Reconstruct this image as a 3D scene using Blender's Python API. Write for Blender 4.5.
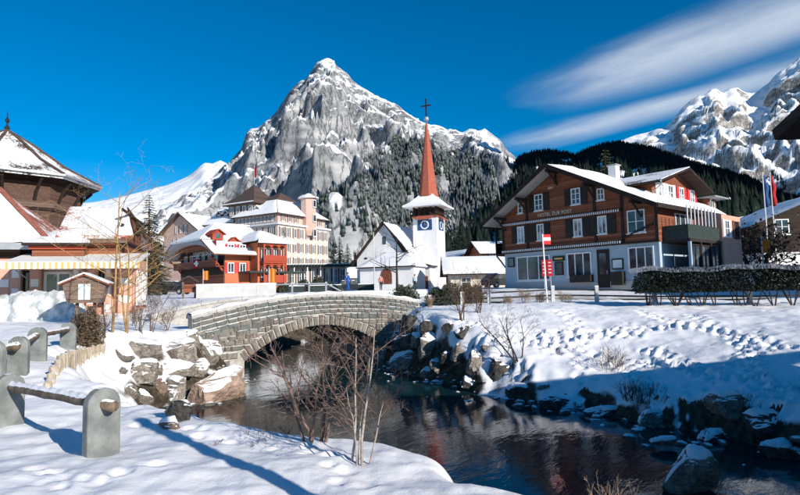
import bpy, bmesh, math, random
import numpy as np
from mathutils import Vector, Matrix
random.seed(7)
R = math.radians
scn = bpy.context.scene
for o in list(bpy.data.objects): bpy.data.objects.remove(o)

# ------------------------------------------------------------------ camera
FPX, PITCH, ROLL, CZ = 560.0, R(4.5), R(1.2), 3.1      # focal length in photo pixels, camera 3.1 m above the river
_fw = Vector((0, math.cos(PITCH), math.sin(PITCH)))
_u0 = Vector((0, -math.sin(PITCH), math.cos(PITCH)))
_r0 = Vector((1, 0, 0))
_rt = _r0*math.cos(ROLL) - _u0*math.sin(ROLL)
_up = _u0*math.cos(ROLL) + _r0*math.sin(ROLL)
cd = bpy.data.cameras.new('camera'); cam = bpy.data.objects.new('camera', cd); scn.collection.objects.link(cam)
cd.lens = 36*FPX/800; cd.sensor_width = 36; cd.clip_start = .05; cd.clip_end = 60000
M = Matrix.Identity(4)
for i in range(3):
    M[i][0], M[i][1], M[i][2] = _rt[i], _up[i], -_fw[i]
M[2][3] = CZ
cam.matrix_world = M
scn.camera = cam

# ------------------------------------------------------------------ sky, sun, exposure
SUN_AZ, SUN_EL = R(43), R(21)          # sun behind the camera, to the right
sun_dir = Vector((math.sin(SUN_AZ)*math.cos(SUN_EL), -math.cos(SUN_AZ)*math.cos(SUN_EL), math.sin(SUN_EL)))
w = bpy.data.worlds.new('World'); scn.world = w; w.use_nodes = True
nt = w.node_tree; N = nt.nodes; L = nt.links
N.clear()
out = N.new('ShaderNodeOutputWorld'); bg = N.new('ShaderNodeBackground')
sky = N.new('ShaderNodeTexSky'); sky.sky_type = 'NISHITA'; sky.sun_disc = False
sky.sun_elevation = SUN_EL; sky.sun_rotation = math.pi - SUN_AZ
sky.altitude = 1200; sky.air_density = 1.0; sky.dust_density = .15; sky.ozone_density = 3.5
hs = N.new('ShaderNodeHueSaturation'); hs.inputs['Saturation'].default_value = 1.46; hs.inputs['Hue'].default_value = .497; hs.inputs['Value'].default_value = 1.02
L.new(sky.outputs[0], hs.inputs['Color'])
# thin cirrus: streaks on a flat cloud layer, running from front left to the right of the viewer
tc = N.new('ShaderNodeTexCoord'); sx = N.new('ShaderNodeSeparateXYZ'); L.new(tc.outputs['Generated'], sx.inputs[0])
def wm(op, a, b=None, c=None):
    n = N.new('ShaderNodeMath'); n.operation = op
    for i, v in enumerate((a, b, c)):
        if v is None: continue
        if isinstance(v, (int, float)): n.inputs[i].default_value = v
        else: L.new(v, n.inputs[i])
    return n.outputs[0]
def wstep(v, a, b):
    n = N.new('ShaderNodeMapRange'); n.interpolation_type = 'SMOOTHSTEP'
    L.new(v, n.inputs[0]); n.inputs[1].default_value = a; n.inputs[2].default_value = b
    return n.outputs[0]
zz = wm('MAXIMUM', sx.outputs[2], .03)
cx_, cy_ = wm('DIVIDE', sx.outputs[0], zz), wm('DIVIDE', sx.outputs[1], zz)
tt = wm('SUBTRACT', wm('MULTIPLY', cx_, .62), wm('MULTIPLY', cy_, .78))     # along the streaks
nn = wm('ADD', wm('MULTIPLY', cx_, .78), wm('MULTIPLY', cy_, .62))          # across them
cv = N.new('ShaderNodeCombineXYZ'); L.new(wm('MULTIPLY', tt, .7), cv.inputs[0]); L.new(wm('MULTIPLY', nn, 1.6), cv.inputs[1])
nz = N.new('ShaderNodeTexNoise'); nz.inputs['Scale'].default_value = 1.6; nz.inputs['Detail'].default_value = 7; nz.inputs['Roughness'].default_value = .52
L.new(cv.outputs[0], nz.inputs['Vector'])
nv = wm('SUBTRACT', nz.outputs[0], .5)
nd = wm('ADD', nn, wm('MULTIPLY', nv, .30))
def band(c, wdt, t0):
    d = wm('ABSOLUTE', wm('SUBTRACT', nd, c))
    m = wm('SUBTRACT', 1.0, wstep(d, 0.0, wdt))
    return wm('MULTIPLY', m, wstep(wm('ADD', tt, wm('MULTIPLY', nv, .5)), t0, t0+.75))
m1 = band(2.43, .42, -1.95); m2 = band(3.06, .33, -2.75)
mm = wm('MULTIPLY', wm('MAXIMUM', wm('MULTIPLY', m1, 1.0), wm('MULTIPLY', m2, .8)), wm('ADD', .80, wm('MULTIPLY', nv, 1.6)))
mm = wm('MINIMUM', wm('MAXIMUM', mm, 0.0), .86)
mix = N.new('ShaderNodeMix'); mix.data_type = 'RGBA'
L.new(mm, mix.inputs[0]); L.new(hs.outputs[0], mix.inputs[6]); mix.inputs[7].default_value = (5.2, 5.9, 6.9, 1)
L.new(mix.outputs[2], bg.inputs[0]); bg.inputs[1].default_value = .095
L.new(bg.outputs[0], out.inputs[0])
sl = bpy.data.lights.new('sun', 'SUN'); so = bpy.data.objects.new('sun', sl); scn.collection.objects.link(so)
sl.energy = 4.6; sl.angle = R(.53); sl.color = (1, .93, .83)
so.rotation_euler = (-sun_dir).to_track_quat('-Z', 'Y').to_euler()
vs = scn.view_settings
vs.view_transform = 'Standard'; vs.look = 'None'; vs.exposure = .38; vs.gamma = 1; vs.use_curve_mapping = False
scn.cycles.use_denoising = True
scn.cycles.max_bounces = 6; scn.cycles.diffuse_bounces = 3; scn.cycles.glossy_bounces = 3; scn.cycles.transparent_max_bounces = 6
scn.cycles.sample_clamp_indirect = 6; scn.cycles.caustics_reflective = False; scn.cycles.caustics_refractive = False

# ------------------------------------------------------------------ layout helpers (photo pixel + real distance -> point of the place)
def ray(px, py):
    return _fw + _rt*((px-400)/FPX) + _up*((247.5-py)/FPX)
def at(px, py, Y):
    d = ray(px, py); t = Y/d.y
    return Vector((d.x*t, Y, CZ + d.z*t))
class Frame:
    """local frame of a building: x along its front (to the right), y into it, z up"""
    def __init__(s, o, theta, z0=None):
        s.o = Vector((o[0], o[1], o[2] if z0 is None else z0)); s.rz = -R(theta)
        c, n = math.cos(s.rz), math.sin(s.rz)
        s.ex = Vector((c, n, 0)); s.ey = Vector((-n, c, 0))
    def _hit(s, px, py, nrm, c):
        d = ray(px, py); cam0 = Vector((0, 0, CZ))
        t = (c - (cam0-s.o).dot(nrm))/d.dot(nrm)
        return cam0 + d*t - s.o
    def front(s, px, py, c=0):
        p = s._hit(px, py, s.ey, c); return p.dot(s.ex), p.z
    def side(s, px, py, c=0):
        p = s._hit(px, py, s.ex, c); return p.dot(s.ey), p.z

# ------------------------------------------------------------------ object helpers
COL = scn.collection
class MB:
    def __init__(s): s.v = []; s.f = []
    def add(s, vs, fs):
        n = len(s.v); s.v += [tuple(v) for v in vs]; s.f += [tuple(i+n for i in f) for f in fs]; return s
    def box(s, x0, x1, y0, y1, z0, z1):
        vs = [(x, y, z) for z in (z0, z1) for y in (y0, y1) for x in (x0, x1)]
        return s.add(vs, [(0,2,3,1),(4,5,7,6),(0,1,5,4),(2,6,7,3),(1,3,7,5),(0,4,6,2)])
    def hexa(s, a, b):
        """a: 4 bottom points, b: 4 top points, same winding (ccw from above)"""
        return s.add(list(a)+list(b), [(3,2,1,0),(4,5,6,7),(0,1,5,4),(1,2,6,5),(2,3,7,6),(3,0,4,7)])
    def prism(s, pts, off):
        """polygon pts (3D) extruded by vector off"""
        n = len(pts); off = Vector(off)
        p2 = [tuple(Vector(p)+off) for p in pts]
        return s.add(list(pts)+p2, [tuple(range(n))[::-1], tuple(range(n, 2*n))] + [(i, (i+1)%n, (i+1)%n+n, i+n) for i in range(n)])
    def tube(s, pts, rs, k=6, cap=True):
        pts = [Vector(p) for p in pts]; n0 = len(s.v)
        if isinstance(rs, (int, float)): rs = [rs]*len(pts)
        pd = None
        for i, p in enumerate(pts):
            d = (pts[min(i+1, len(pts)-1)] - pts[max(i-1, 0)])
            d = d.normalized() if d.length > 1e-9 else Vector((0, 0, 1))
            if pd is None: a = d.orthogonal().normalized()
            else:
                a = a - d*a.dot(d); a = a.normalized() if a.length > 1e-6 else d.orthogonal().normalized()
            pd = d; b = d.cross(a)
            for j in range(k):
                t = 2*math.pi*j/k
                s.v.append(tuple(p + (a*math.cos(t) + b*math.sin(t))*rs[i]))
        for i in range(len(pts)-1):
            for j in range(k):
                q = (j+1) % k
                s.f.append((n0+i*k+j, n0+i*k+q, n0+(i+1)*k+q, n0+(i+1)*k+j))
        if cap:
            s.f.append(tuple(n0+j for j in range(k))[::-1]); e = n0+(len(pts)-1)*k
            s.f.append(tuple(e+j for j in range(k)))
        return s
    def lathe(s, prof, c=(0, 0, 0), k=12, rot=0.0):
        """prof: list of (r, z)"""
        n0 = len(s.v); m = len(prof)
        for r, z in prof:
            for j in range(k):
                t = 2*math.pi*j/k + rot
                s.v.append((c[0]+r*math.cos(t), c[1]+r*math.sin(t), c[2]+z))
        for i in range(m-1):
            for j in range(k):
                q = (j+1) % k
                s.f.append((n0+i*k+j, n0+i*k+q, n0+(i+1)*k+q, n0+(i+1)*k+j))
        s.f.append(tuple(n0+j for j in range(k))[::-1]); s.f.append(tuple(n0+(m-1)*k+j for j in range(k)))
        return s
    def mesh(s, name, smooth=False):
        me = bpy.data.meshes.new(name); me.from_pydata(s.v, [], s.f); me.update()
        if smooth: me.polygons.foreach_set('use_smooth', [True]*len(me.polygons))
        return me
    def build(s, name, m=None, parent=None, smooth=False):
        return obj(name, s.mesh(name, smooth), m, parent)
def obj(name, me, m=None, parent=None):
    o = bpy.data.objects.new(name, me); COL.objects.link(o)
    if m is not None and me is not None:
        if not me.materials:
            for q in (m if isinstance(m, (list, tuple)) else [m]): me.materials.append(MAT[q] if isinstance(q, str) else q)
    if parent is not None: o.parent = parent
    return o
def tag(o, label=None, cat=None, group=None, kind=None):
    if label: o['label'] = label
    if cat: o['category'] = cat
    if group: o['group'] = group
    if kind: o['kind'] = kind
    return o
def thing(name, label, cat, loc=(0, 0, 0), rz=0, group=None):
    o = bpy.data.objects.new(name, None); COL.objects.link(o)
    o.location = loc; o.rotation_euler = (0, 0, rz); o.empty_display_size = .2
    return tag(o, label, cat, group)
def npmesh(name, V, F, smooth=False):
    """V (n,3), F (m,3|4) arrays"""
    me = bpy.data.meshes.new(name); V = np.asarray(V, dtype=np.float32); F = np.asarray(F, dtype=np.int32)
    k = F.shape[1]
    me.vertices.add(len(V)); me.vertices.foreach_set('co', V.ravel())
    me.loops.add(F.size); me.loops.foreach_set('vertex_index', F.ravel())
    me.polygons.add(len(F)); me.polygons.foreach_set('loop_start', np.arange(0, F.size, k, dtype=np.int32))
    me.polygons.foreach_set('loop_total', np.full(len(F), k, dtype=np.int32))
    if smooth: me.polygons.foreach_set('use_smooth', np.ones(len(F), dtype=bool))
    me.update(calc_edges=True); me.validate()
    return me

# ------------------------------------------------------------------ numpy noise
def _h(i, j, k):
    n = (i*374761393 + j*668265263 + k*2147483647) & 0xffffffff
    n = ((n ^ (n >> 13))*1274126177) & 0xffffffff
    n = ((n ^ (n >> 16))*2246822519) & 0xffffffff
    return ((n ^ (n >> 15)) & 0xffffff)/float(0xffffff)
def vnoise(x, y, seed=0):
    x = np.asarray(x, dtype=np.float64); y = np.asarray(y, dtype=np.float64)
    xi = np.floor(x).astype(np.int64); yi = np.floor(y).astype(np.int64)
    fx, fy = x-xi, y-yi
    ux, uy = fx*fx*fx*(fx*(fx*6-15)+10), fy*fy*fy*(fy*(fy*6-15)+10)
    def g(a, b):
        ang = _h(xi+a, yi+b, np.int64(seed+11))*2*np.pi
        return np.cos(ang)*(fx-a) + np.sin(ang)*(fy-b)
    a = g(0, 0)*(1-ux) + g(1, 0)*ux; b = g(0, 1)*(1-ux) + g(1, 1)*ux
    return (a*(1-uy) + b*uy)*1.5
def fbm(x, y, oct=5, seed=0, gain=.5, lac=2.03):
    s = 0; a = 1.0
    for i in range(oct):
        s = s + a*vnoise(x, y, seed+i*17); x = x*lac+3.1; y = y*lac-1.7; a *= gain
    return s
def ridged(x, y, oct=5, seed=0, gain=.5, lac=2.07):
    s = 0; a = 1.0; wgt = 1.0
    for i in range(oct):
        n = (1-np.abs(vnoise(x, y, seed+i*13)))**2*wgt
        s = s + a*n; wgt = np.clip(n*1.6, 0, 1); x = x*lac+5.2; y = y*lac+1.3; a *= gain
    return s
def sstep(x, a, b):
    t = np.clip((x-a)/(b-a), 0, 1); return t*t*(3-2*t)

# ------------------------------------------------------------------ materials
MAT = {}
class NT:
    def __init__(s, name):
        s.m = bpy.data.materials.new(name); s.m.use_nodes = True
        s.n = s.m.node_tree.nodes; s.l = s.m.node_tree.links
        s.b = s.n['Principled BSDF']; MAT[name] = s.m
        s._tc = None
    def link(s, a, b): s.l.new(a, b)
    def tc(s, out='Object'):
        if s._tc is None: s._tc = s.n.new('ShaderNodeTexCoord')
        return s._tc.outputs[out]
    def geo(s, out):
        return s.n.new('ShaderNodeNewGeometry').outputs[out]
    def noise(s, scale, detail=4, rough=.55, vec=None, dist=0, out=0):
        n = s.n.new('ShaderNodeTexNoise'); n.inputs['Scale'].default_value = scale; n.inputs['Detail'].default_value = detail
        n.inputs['Roughness'].default_value = rough; n.inputs['Distortion'].default_value = dist
        s.l.new(vec if vec is not None else s.tc(), n.inputs['Vector']); return n.outputs[out]
    def vor(s, scale, vec=None, feature='F1', out=0):
        n = s.n.new('ShaderNodeTexVoronoi'); n.feature = feature; n.inputs['Scale'].default_value = scale
        s.l.new(vec if vec is not None else s.tc(), n.inputs['Vector']); return n.outputs[out]
    def map(s, vec, scale=(1, 1, 1), rot=(0, 0, 0)):
        n = s.n.new('ShaderNodeMapping'); n.inputs['Scale'].default_value = scale; n.inputs['Rotation'].default_value = rot
        s.l.new(vec, n.inputs[0]); return n.outputs[0]
    def math(s, op, a, b=None):
        n = s.n.new('ShaderNodeMath'); n.operation = op
        for i, v in enumerate((a, b)):
            if v is None: continue
            if isinstance(v, (int, float)): n.inputs[i].default_value = v
            else: s.l.new(v, n.inputs[i])
        return n.outputs[0]
    def sep(s, vec, i):
        n = s.n.new('ShaderNodeSeparateXYZ'); s.l.new(vec, n.inputs[0]); return n.outputs[i]
    def step(s, v, a, b, lo=0, hi=1):
        n = s.n.new('ShaderNodeMapRange'); n.interpolation_type = 'SMOOTHSTEP'; s.l.new(v, n.inputs[0])
        for i, q in enumerate((a, b, lo, hi)): n.inputs[i+1].default_value = q
        return n.outputs[0]
    def mix(s, f, a, b):
        n = s.n.new('ShaderNodeMix'); n.data_type = 'RGBA'
        for i, v in ((0, f), (6, a), (7, b)):
            if isinstance(v, (int, float)): n.inputs[i].default_value = v
            elif isinstance(v, (tuple, list)): n.inputs[i].default_value = tuple(v)[:3]+(1,)
            else: s.l.new(v, n.inputs[i])
        return n.outputs[2]
    def ramp(s, v, stops):
        n = s.n.new('ShaderNodeValToRGB'); cr = n.color_ramp
        while len(cr.elements) < len(stops): cr.elements.new(.5)
        for e, (p, c) in zip(cr.elements, stops): e.position = p; e.color = tuple(c)[:3]+(1,)
        s.l.new(v, n.inputs[0]); return n.outputs[0]
    def bump(s, h, strength=.3, dist=.02, prev=None):
        n = s.n.new('ShaderNodeBump'); n.inputs['Strength'].default_value = strength; n.inputs['Distance'].default_value = dist
        s.l.new(h, n.inputs['Height'])
        if prev is not None: s.l.new(prev, n.inputs['Normal'])
        return n.outputs[0]
    def col(s, c):
        if isinstance(c, (tuple, list)): s.b.inputs['Base Color'].default_value = tuple(c)[:3]+(1,)
        else: s.l.new(c, s.b.inputs['Base Color'])
    def rough(s, r):
        if isinstance(r, (int, float)): s.b.inputs['Roughness'].default_value = r
        else: s.l.new(r, s.b.inputs['Roughness'])
    def nrm(s, v): s.l.new(v, s.b.inputs['Normal'])
    def set(s, k, v): s.b.inputs[k].default_value = v
SNOWC = (.86, .86, .875)
def plain(name, c, rough=.6, var=.18, scale=3.0, bump=0.0, bscale=40, metal=0.0, spec=.3):
    t = NT(name)
    n = t.noise(scale, 5)
    d = tuple(x*(1-var) for x in c); e = tuple(min(1, x*(1+var)) for x in c)
    t.col(t.mix(t.step(n, .3, .7), d, e)); t.rough(rough); t.set('Metallic', metal); t.set('Specular IOR Level', spec)
    if bump: t.nrm(t.bump(t.noise(bscale, 4), bump, .02))
    return t
def snowy(name, c1, c2, scale, lo, hi, nscale=2.0, rough=.9, bump=.5, bscale=8, amount=.25, bdist=.03, strata=None):
    """stone / roof / wood that keeps snow wherever it lies flat enough"""
    t = NT(name)
    c = t.mix(t.step(t.noise(scale, 6, .6), .3, .7), c1, c2)
    if strata:
        v = t.map(t.tc(), strata)
        c = t.mix(t.math('MULTIPLY', t.step(t.noise(scale, 5, .6, v), .45, .7), .6), c, tuple(x*.55 for x in c1))
    nz_ = t.sep(t.geo('Normal'), 2)
    f = t.math('ADD', nz_, t.math('MULTIPLY', t.math('SUBTRACT', t.noise(nscale, 6, .65), .5), amount*2))
    f = t.step(f, lo, hi)
    t.col(t.mix(f, c, SNOWC)); t.rough(rough); t.set('Specular IOR Level', .25)
    if bump: t.nrm(t.bump(t.noise(bscale, 6, .6), bump, bdist))
    return t
# ================================================================== MATERIALS OF THE SETTING
def make_setting_mats():
    t = NT('snow_ground')
    g = t.tc('Object')
    nz = t.sep(t.geo('Normal'), 2)
    f = t.math('ADD', nz, t.math('MULTIPLY', t.math('SUBTRACT', t.noise(1.3, 6, .65), .5), .34))
    low = t.step(t.sep(g, 2), .25, 1.5)
    f = t.math('ADD', f, t.math('MULTIPLY', low, .26))
    snowy_ = t.step(f, .64, .76)
    soil = t.ramp(t.noise(5, 6, .65), [(.3, (.018, .014, .011)), (.5, (.05, .04, .028)), (.72, (.13, .11, .08))])
    sn = t.mix(t.step(t.noise(.35, 4), .35, .7), (.84, .845, .87), (.90, .895, .90))
    speck = t.step(t.noise(7, 3, .6), .735, .76)
    sn = t.mix(t.math('MULTIPLY', speck, .35), sn, (.35, .29, .22))
    t.col(t.mix(snowy_, soil, sn)); t.rough(t.mix(snowy_, (.95,)*3, (.62,)*3)); t.set('Specular IOR Level', .22)
    b = t.bump(t.noise(2.2, 4, .5), .4, .06)
    b = t.bump(t.noise(13, 4, .55), .28, .02, b)
    b = t.bump(t.noise(45, 4, .65), .35, .012, b)
    b = t.bump(t.noise(160, 3, .6), .25, .006, b)
    t.nrm(b)
    t = NT('river_water')
    v = t.map(t.tc(), (1, 1, 1), (0, 0, R(35)))
    v2 = t.map(v, (1.0, .42, 1))
    t.col(t.mix(t.step(t.noise(.5, 4), .35, .7), (.004, .024, .028), (.010, .040, .042))); t.rough(.05); t.set('IOR', 1.33); t.set('Specular IOR Level', .42)
    b = t.bump(t.noise(2.2, 4, .55, v2, .6), .18, .05)
    b = t.bump(t.noise(9, 4, .6, v2, .4), .14, .016, b)
    t.nrm(b)
    def rocky(name, lo, hi, c1, c2, amt=.3, sc=.006):
        t = NT(name)
        g = t.tc('Object')
        v = t.map(g, (1, 1, 2.6), (R(20), R(12), 0))
        c = t.ramp(t.noise(sc*2, 9, .62, v), [(.28, tuple(x*.42 for x in c1)), (.45, c1), (.62, c2), (.8, tuple(min(1, x*1.25) for x in c2))])
        crack = t.step(t.math('ABSOLUTE', t.math('SUBTRACT', t.noise(sc*5, 7, .65, t.map(g, (1.4, 1, .35))), .5)), .0, .045)
        c = t.mix(crack, tuple(x*.35 for x in c1), c)
        nz = t.sep(t.geo('Normal'), 2)
        f = t.math('ADD', nz, t.math('MULTIPLY', t.math('SUBTRACT', t.noise(sc*4, 9, .7), .5), amt*2))
        f = t.math('ADD', f, t.math('MULTIPLY', t.math('SUBTRACT', t.noise(sc*.7, 4, .5), .5), .75))
        t.col(t.mix(t.step(f, lo, hi), c, (.86, .87, .89))); t.rough(.95); t.set('Specular IOR Level', .1)
        b = t.bump(t.noise(sc*9, 9, .62), .6, 7.0)
        t.nrm(b)
    rocky('mountain_rock', .66, .80, (.24, .25, .265), (.43, .435, .44))
    rocky('high_rock', .48, .62, (.26, .25, .24), (.46, .43, .40))
    rocky('hill_ground', .30, .55, (.05, .045, .035), (.10, .09, .07))
    t = NT('conifer_far')
    g = t.tc('Object')
    c = t.mix(t.step(t.noise(.02, 5), .35, .65), (.014, .026, .022), (.03, .045, .032))
    nz = t.sep(t.geo('Normal'), 2)
    f = t.math('ADD', nz, t.math('MULTIPLY', t.math('SUBTRACT', t.noise(.12, 4), .5), 1.2))
    t.col(t.mix(t.math('MULTIPLY', t.step(f, .45, .95), .26), c, (.62, .66, .72))); t.rough(.95); t.set('Specular IOR Level', .05)
    t = NT('conifer_dark')
    c = t.mix(t.step(t.noise(.03, 5), .35, .65), (.010, .019, .017), (.022, .034, .025))
    t.col(c); t.rough(.95); t.set('Specular IOR Level', .05)
    t = NT('road_surface')
    c = t.ramp(t.noise(.8, 6, .6), [(.3, (.36, .33, .29)), (.5, (.58, .54, .49)), (.68, (.78, .76, .73))])
    t.col(c); t.rough(.8); t.nrm(t.bump(t.noise(12, 4), .4, .02))
make_setting_mats()

# ================================================================== RIVER AND GROUND
WATER = 0.0
def plane_hit(px, py, z=0.0):
    d = ray(px, py); t = (z-CZ)/d.z; return (d.x*t, d.y*t)
BL, BR = Vector(plane_hit(243, 378)), Vector(plane_hit(385, 359))       # bridge abutments at the water
bdir = (BR-BL).normalized(); bnrm = Vector((-bdir.y, bdir.x))            # along the bridge, and away upstream
SPAN = (BR-BL).length
right_shore = [tuple(BR)] + [plane_hit(*p) for p in ((392,372),(420,380),(455,389),(500,400),(560,410),(620,425),(680,437),(745,453),(800,469))] + [(6.2, 7), (6.0, 3), (6.0, -3), (6.6, -16)]
left_shore = [tuple(BL)] + [plane_hit(*p) for p in ((190,405),(172,427))] + [(-4.0, 10.6), (-2.4, 9.4), (-.7, 8.3), (.9, 7.1), (2.3, 5.6), (2.9, 3.6), (3.1, 0), (3.2, -16)]
upR = [(2.5, 46), (-.5, 36), tuple(BR+bnrm*4.6)]; upL = [tuple(BL+bnrm*5), (-7.5, 33), (-4.5, 40), (-3.0, 46)]
river_poly = upR + right_shore + left_shore[::-1] + upL
RP = np.array(river_poly)
def river_dist(x, y):
    """signed distance, negative inside the river"""
    x = np.asarray(x, float); y = np.asarray(y, float)
    best = np.full(x.shape, 1e9); ins = np.zeros(x.shape, bool)
    for i in range(len(RP)):
        ax, ay = RP[i]; bx, by = RP[(i+1) % len(RP)]
        dx, dy = bx-ax, by-ay
        t = np.clip(((x-ax)*dx + (y-ay)*dy)/(dx*dx+dy*dy), 0, 1)
        best = np.minimum(best, np.hypot(x-ax-t*dx, y-ay-t*dy))
        if by != ay:
            c = ((ay > y) != (by > y)) & (x < (bx-ax)*(y-ay)/(by-ay)+ax); ins ^= c
    return np.where(ins, -best, best)

_ctl = [tuple(at(*p)) for p in (
    (95,457,5.9),(8,428,7.6),(68,351,12.7),(37,361,11.4),(17,374,10.3),(86,343,14.5),(130,331,17),(180,310,28),(30,319,25),(60,311,31),
    (200,299,38),(240,294,75),(400,290.5,68),(310,287,105),(150,293,70),(506,288,44),(610,290,38),(660,292,35.5),
    (545,303.5,25),(470,319,20.5),(430,307,26),(512,358,16.9),(640,304,25),(640,335,18.2),(720,305,23.5),(800,306,22),(800,345,14.8),(800,400,11.4),
    (720,376,13.4),(600,374,15.9),(760,284,60),(250,440,6.6),(330,452,6.0),(480,492,4.85),(150,360,13.2),(120,390,9.6))]
_ctl += [(x, y, CZ+z) for x, y, z in ((0,0,-1.65),(-4,-4,-1.6),(2,-5,-1.75),(-9,2,-1.5),(-12,10,-1.15),(-22,14,-.7),(-40,30,-.3),(-50,70,1),(-60,120,3),(0,130,2.2),(70,130,5),
    (60,60,2.0),(40,25,.2),(25,10,-.6),(14,6,-.9),(25,-20,-1.2),(-30,-30,-1.2),(0,-45,-1.5),(60,-20,0),(-60,0,0),(-7.4,19.6,-1.25),(-10,24,-1.0),(1.2,28.2,-1.02),(-6,34,-.4),(8.5,30,-.55))]
_C = np.array(_ctl)
def _tk(r2): return np.where(r2 > 1e-12, r2*np.log(np.maximum(r2, 1e-12)), 0)
_n = len(_C); _d2 = ((_C[:, None, :2]-_C[None, :, :2])**2).sum(-1)
_A = np.zeros((_n+3, _n+3)); _A[:_n, :_n] = _tk(_d2) + np.eye(_n)*4.0; _A[:_n, _n:] = np.c_[np.ones(_n), _C[:, :2]]; _A[_n:, :_n] = _A[:_n, _n:].T
_w = np.linalg.solve(_A, np.r_[_C[:, 2], 0, 0, 0])
def H_far(x, y):
    return CZ + 2.2 + .016*(y-120) + np.maximum(np.abs(x)-60, 0)*.05
def H_base(x, y):
    x = np.asarray(x, float); y = np.asarray(y, float); s = _w[_n] + _w[_n+1]*x + _w[_n+2]*y
    for i in range(_n): s = s + _w[i]*_tk((x-_C[i, 0])**2+(y-_C[i, 1])**2)
    far = sstep(np.maximum(y, np.abs(x)*1.3), 85, 140)
    return s*(1-far) + H_far(x, y)*far
# footprints: trails across the right bank and a few on the near bank
_steps = []
_rng = random.Random(3)
def trail(p, q, n, wob=.25):
    for i in range(n):
        t = i/(n-1); s = .09 if i % 2 else -.09
        x, y = p[0]+(q[0]-p[0])*t, p[1]+(q[1]-p[1])*t
        l = math.hypot(q[0]-p[0], q[1]-p[1]); nx, ny = -(q[1]-p[1])/l, (q[0]-p[0])/l
        o = math.sin(t*7+p[0])*wob
        _steps.append((x+nx*(s+o)+_rng.uniform(-.04,.04), y+ny*(s+o)+_rng.uniform(-.05,.05), _rng.uniform(.11,.17)*(1 if y > 9 else .6), _rng.uniform(.08,.15)*(1 if y > 9 else .28)))
def zhit(px, py, z):
    return plane_hit(px, py, z)
for a, b, n in (((468,322,2.05),(525,352,1.3),15),((560,306,2.4),(620,395,.9),30),((590,320,2.1),(705,395,.8),26),((520,310,2.4),(680,322,1.9),40),
                ((640,318,1.9),(790,330,1.9),34),((700,310,2.2),(800,405,.8),36),((600,335,1.7),(740,345,1.6),34),((460,330,1.7),(600,318,2.1),36),((545,320,2.1),(560,350,1.2),10),
                ((640,350,1.2),(800,372,1.3),30),((480,345,1.3),(640,330,1.7),30),
                ((205,425,1.45),(380,486,1.4),14),((160,478,1.45),(20,488,1.45),13),((60,350,1.9),(150,420,1.5),18)):
    trail(zhit(*a), zhit(*b), n)
for i in range(260):
    q = zhit(_rng.uniform(470, 800), 300+_rng.random()**1.2*95, 1.6)
    _steps.append((q[0], q[1], _rng.uniform(.05, .12), _rng.uniform(.025, .07)))
def H_ground(x, y, detail=True):
    x = np.asarray(x, float); y = np.asarray(y, float)
    h = H_base(x, y); d = river_dist(x, y)
    near = 1-sstep(np.hypot(x, y-8), 20, 45)
    d2 = d + .34*fbm(x*.7, y*.7, 2, 5)*near
    bw = 1.5 + 2.2*np.exp(-((x+6.3)**2+(y-14.5)**2)/9.0)
    k = sstep(d2, -.25, bw)
    bed = -.35 - .35*sstep(-d, 0, 1.5)
    z = bed*(1-k) + h*k
    if detail:
        out = sstep(d, .1, 1.0)
        z = z + out*(.07*fbm(x*.5, y*.5, 3, 2) + .022*fbm(x*2.6, y*2.6, 4, 9))*(near*.9+.1)
        for sx_, sy_, r, dp in _steps:
            m = (np.abs(x-sx_) < r*3) & (np.abs(y-sy_) < r*3)
            if m.any():
                q = np.hypot((x[m]-sx_), (y[m]-sy_))/r
                z[m] += dp*(-np.exp(-(q**2)*1.1) + .42*np.exp(-((q-1.45)**2)*6))*out[m]
    return z
def gz(x, y): return float(H_ground(np.array([x]), np.array([y]), False)[0])
def ground_hit(px, py, y0=3.0, y1=140.0):
    d = ray(px, py); prev = None; y = y0
    while y < y1:
        t = y/d.y; z = CZ + d.z*t - gz(d.x*t, y)
        if z <= 0:
            if prev is not None:
                a = prev[0]; b = y
                for _ in range(12):
                    m = (a+b)/2; t = m/d.y
                    if CZ + d.z*t - gz(d.x*t, m) <= 0: b = m
                    else: a = m
                y = b
            t = y/d.y; return Vector((d.x*t, y, gz(d.x*t, y)))
        prev = (y, z); y *= 1.03
    t = y1/d.y; return Vector((d.x*t, y1, gz(d.x*t, y1)))

def grid_faces(nr, nc):
    i = np.arange(nr*nc).reshape(nr, nc)
    return np.stack([i[:-1, :-1].ravel(), i[:-1, 1:].ravel(), i[1:, 1:].ravel(), i[1:, :-1].ravel()], 1)
def build_ground():
    c = 7.0
    ys = np.r_[np.linspace(-55, -4, 14), np.geomspace(c-3.5, c+27, 560)-c, np.geomspace(c+27.6, c+210, 90)-c]
    us = np.r_[np.linspace(-9, -1.35, 20), np.linspace(-1.25, -.85, 24), np.linspace(-.83, .83, 500), np.linspace(.85, 1.25, 24), np.linspace(1.35, 9, 20)]
    Y, U = np.meshgrid(ys, us, indexing='ij'); X = U*np.maximum(Y+c, 3.4)
    Z = H_ground(X, Y)
    Z = Z - .8*sstep(Y, 178, 200)
    me = npmesh('ground', np.c_[X.ravel(), Y.ravel(), Z.ravel()], grid_faces(*X.shape), True)
    o = obj('ground', me, 'snow_ground'); tag(o, kind='structure')
    xs = np.linspace(-42, 26, 120); yy = np.linspace(-18, 62, 120); A, B = np.meshgrid(xs, yy, indexing='ij')
    me = npmesh('river', np.c_[A.ravel(), B.ravel(), np.full(A.size, WATER)], grid_faces(120, 120)[:, ::-1], True)
    o = obj('river', me, 'river_water'); tag(o, kind='structure')
build_ground()

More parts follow.
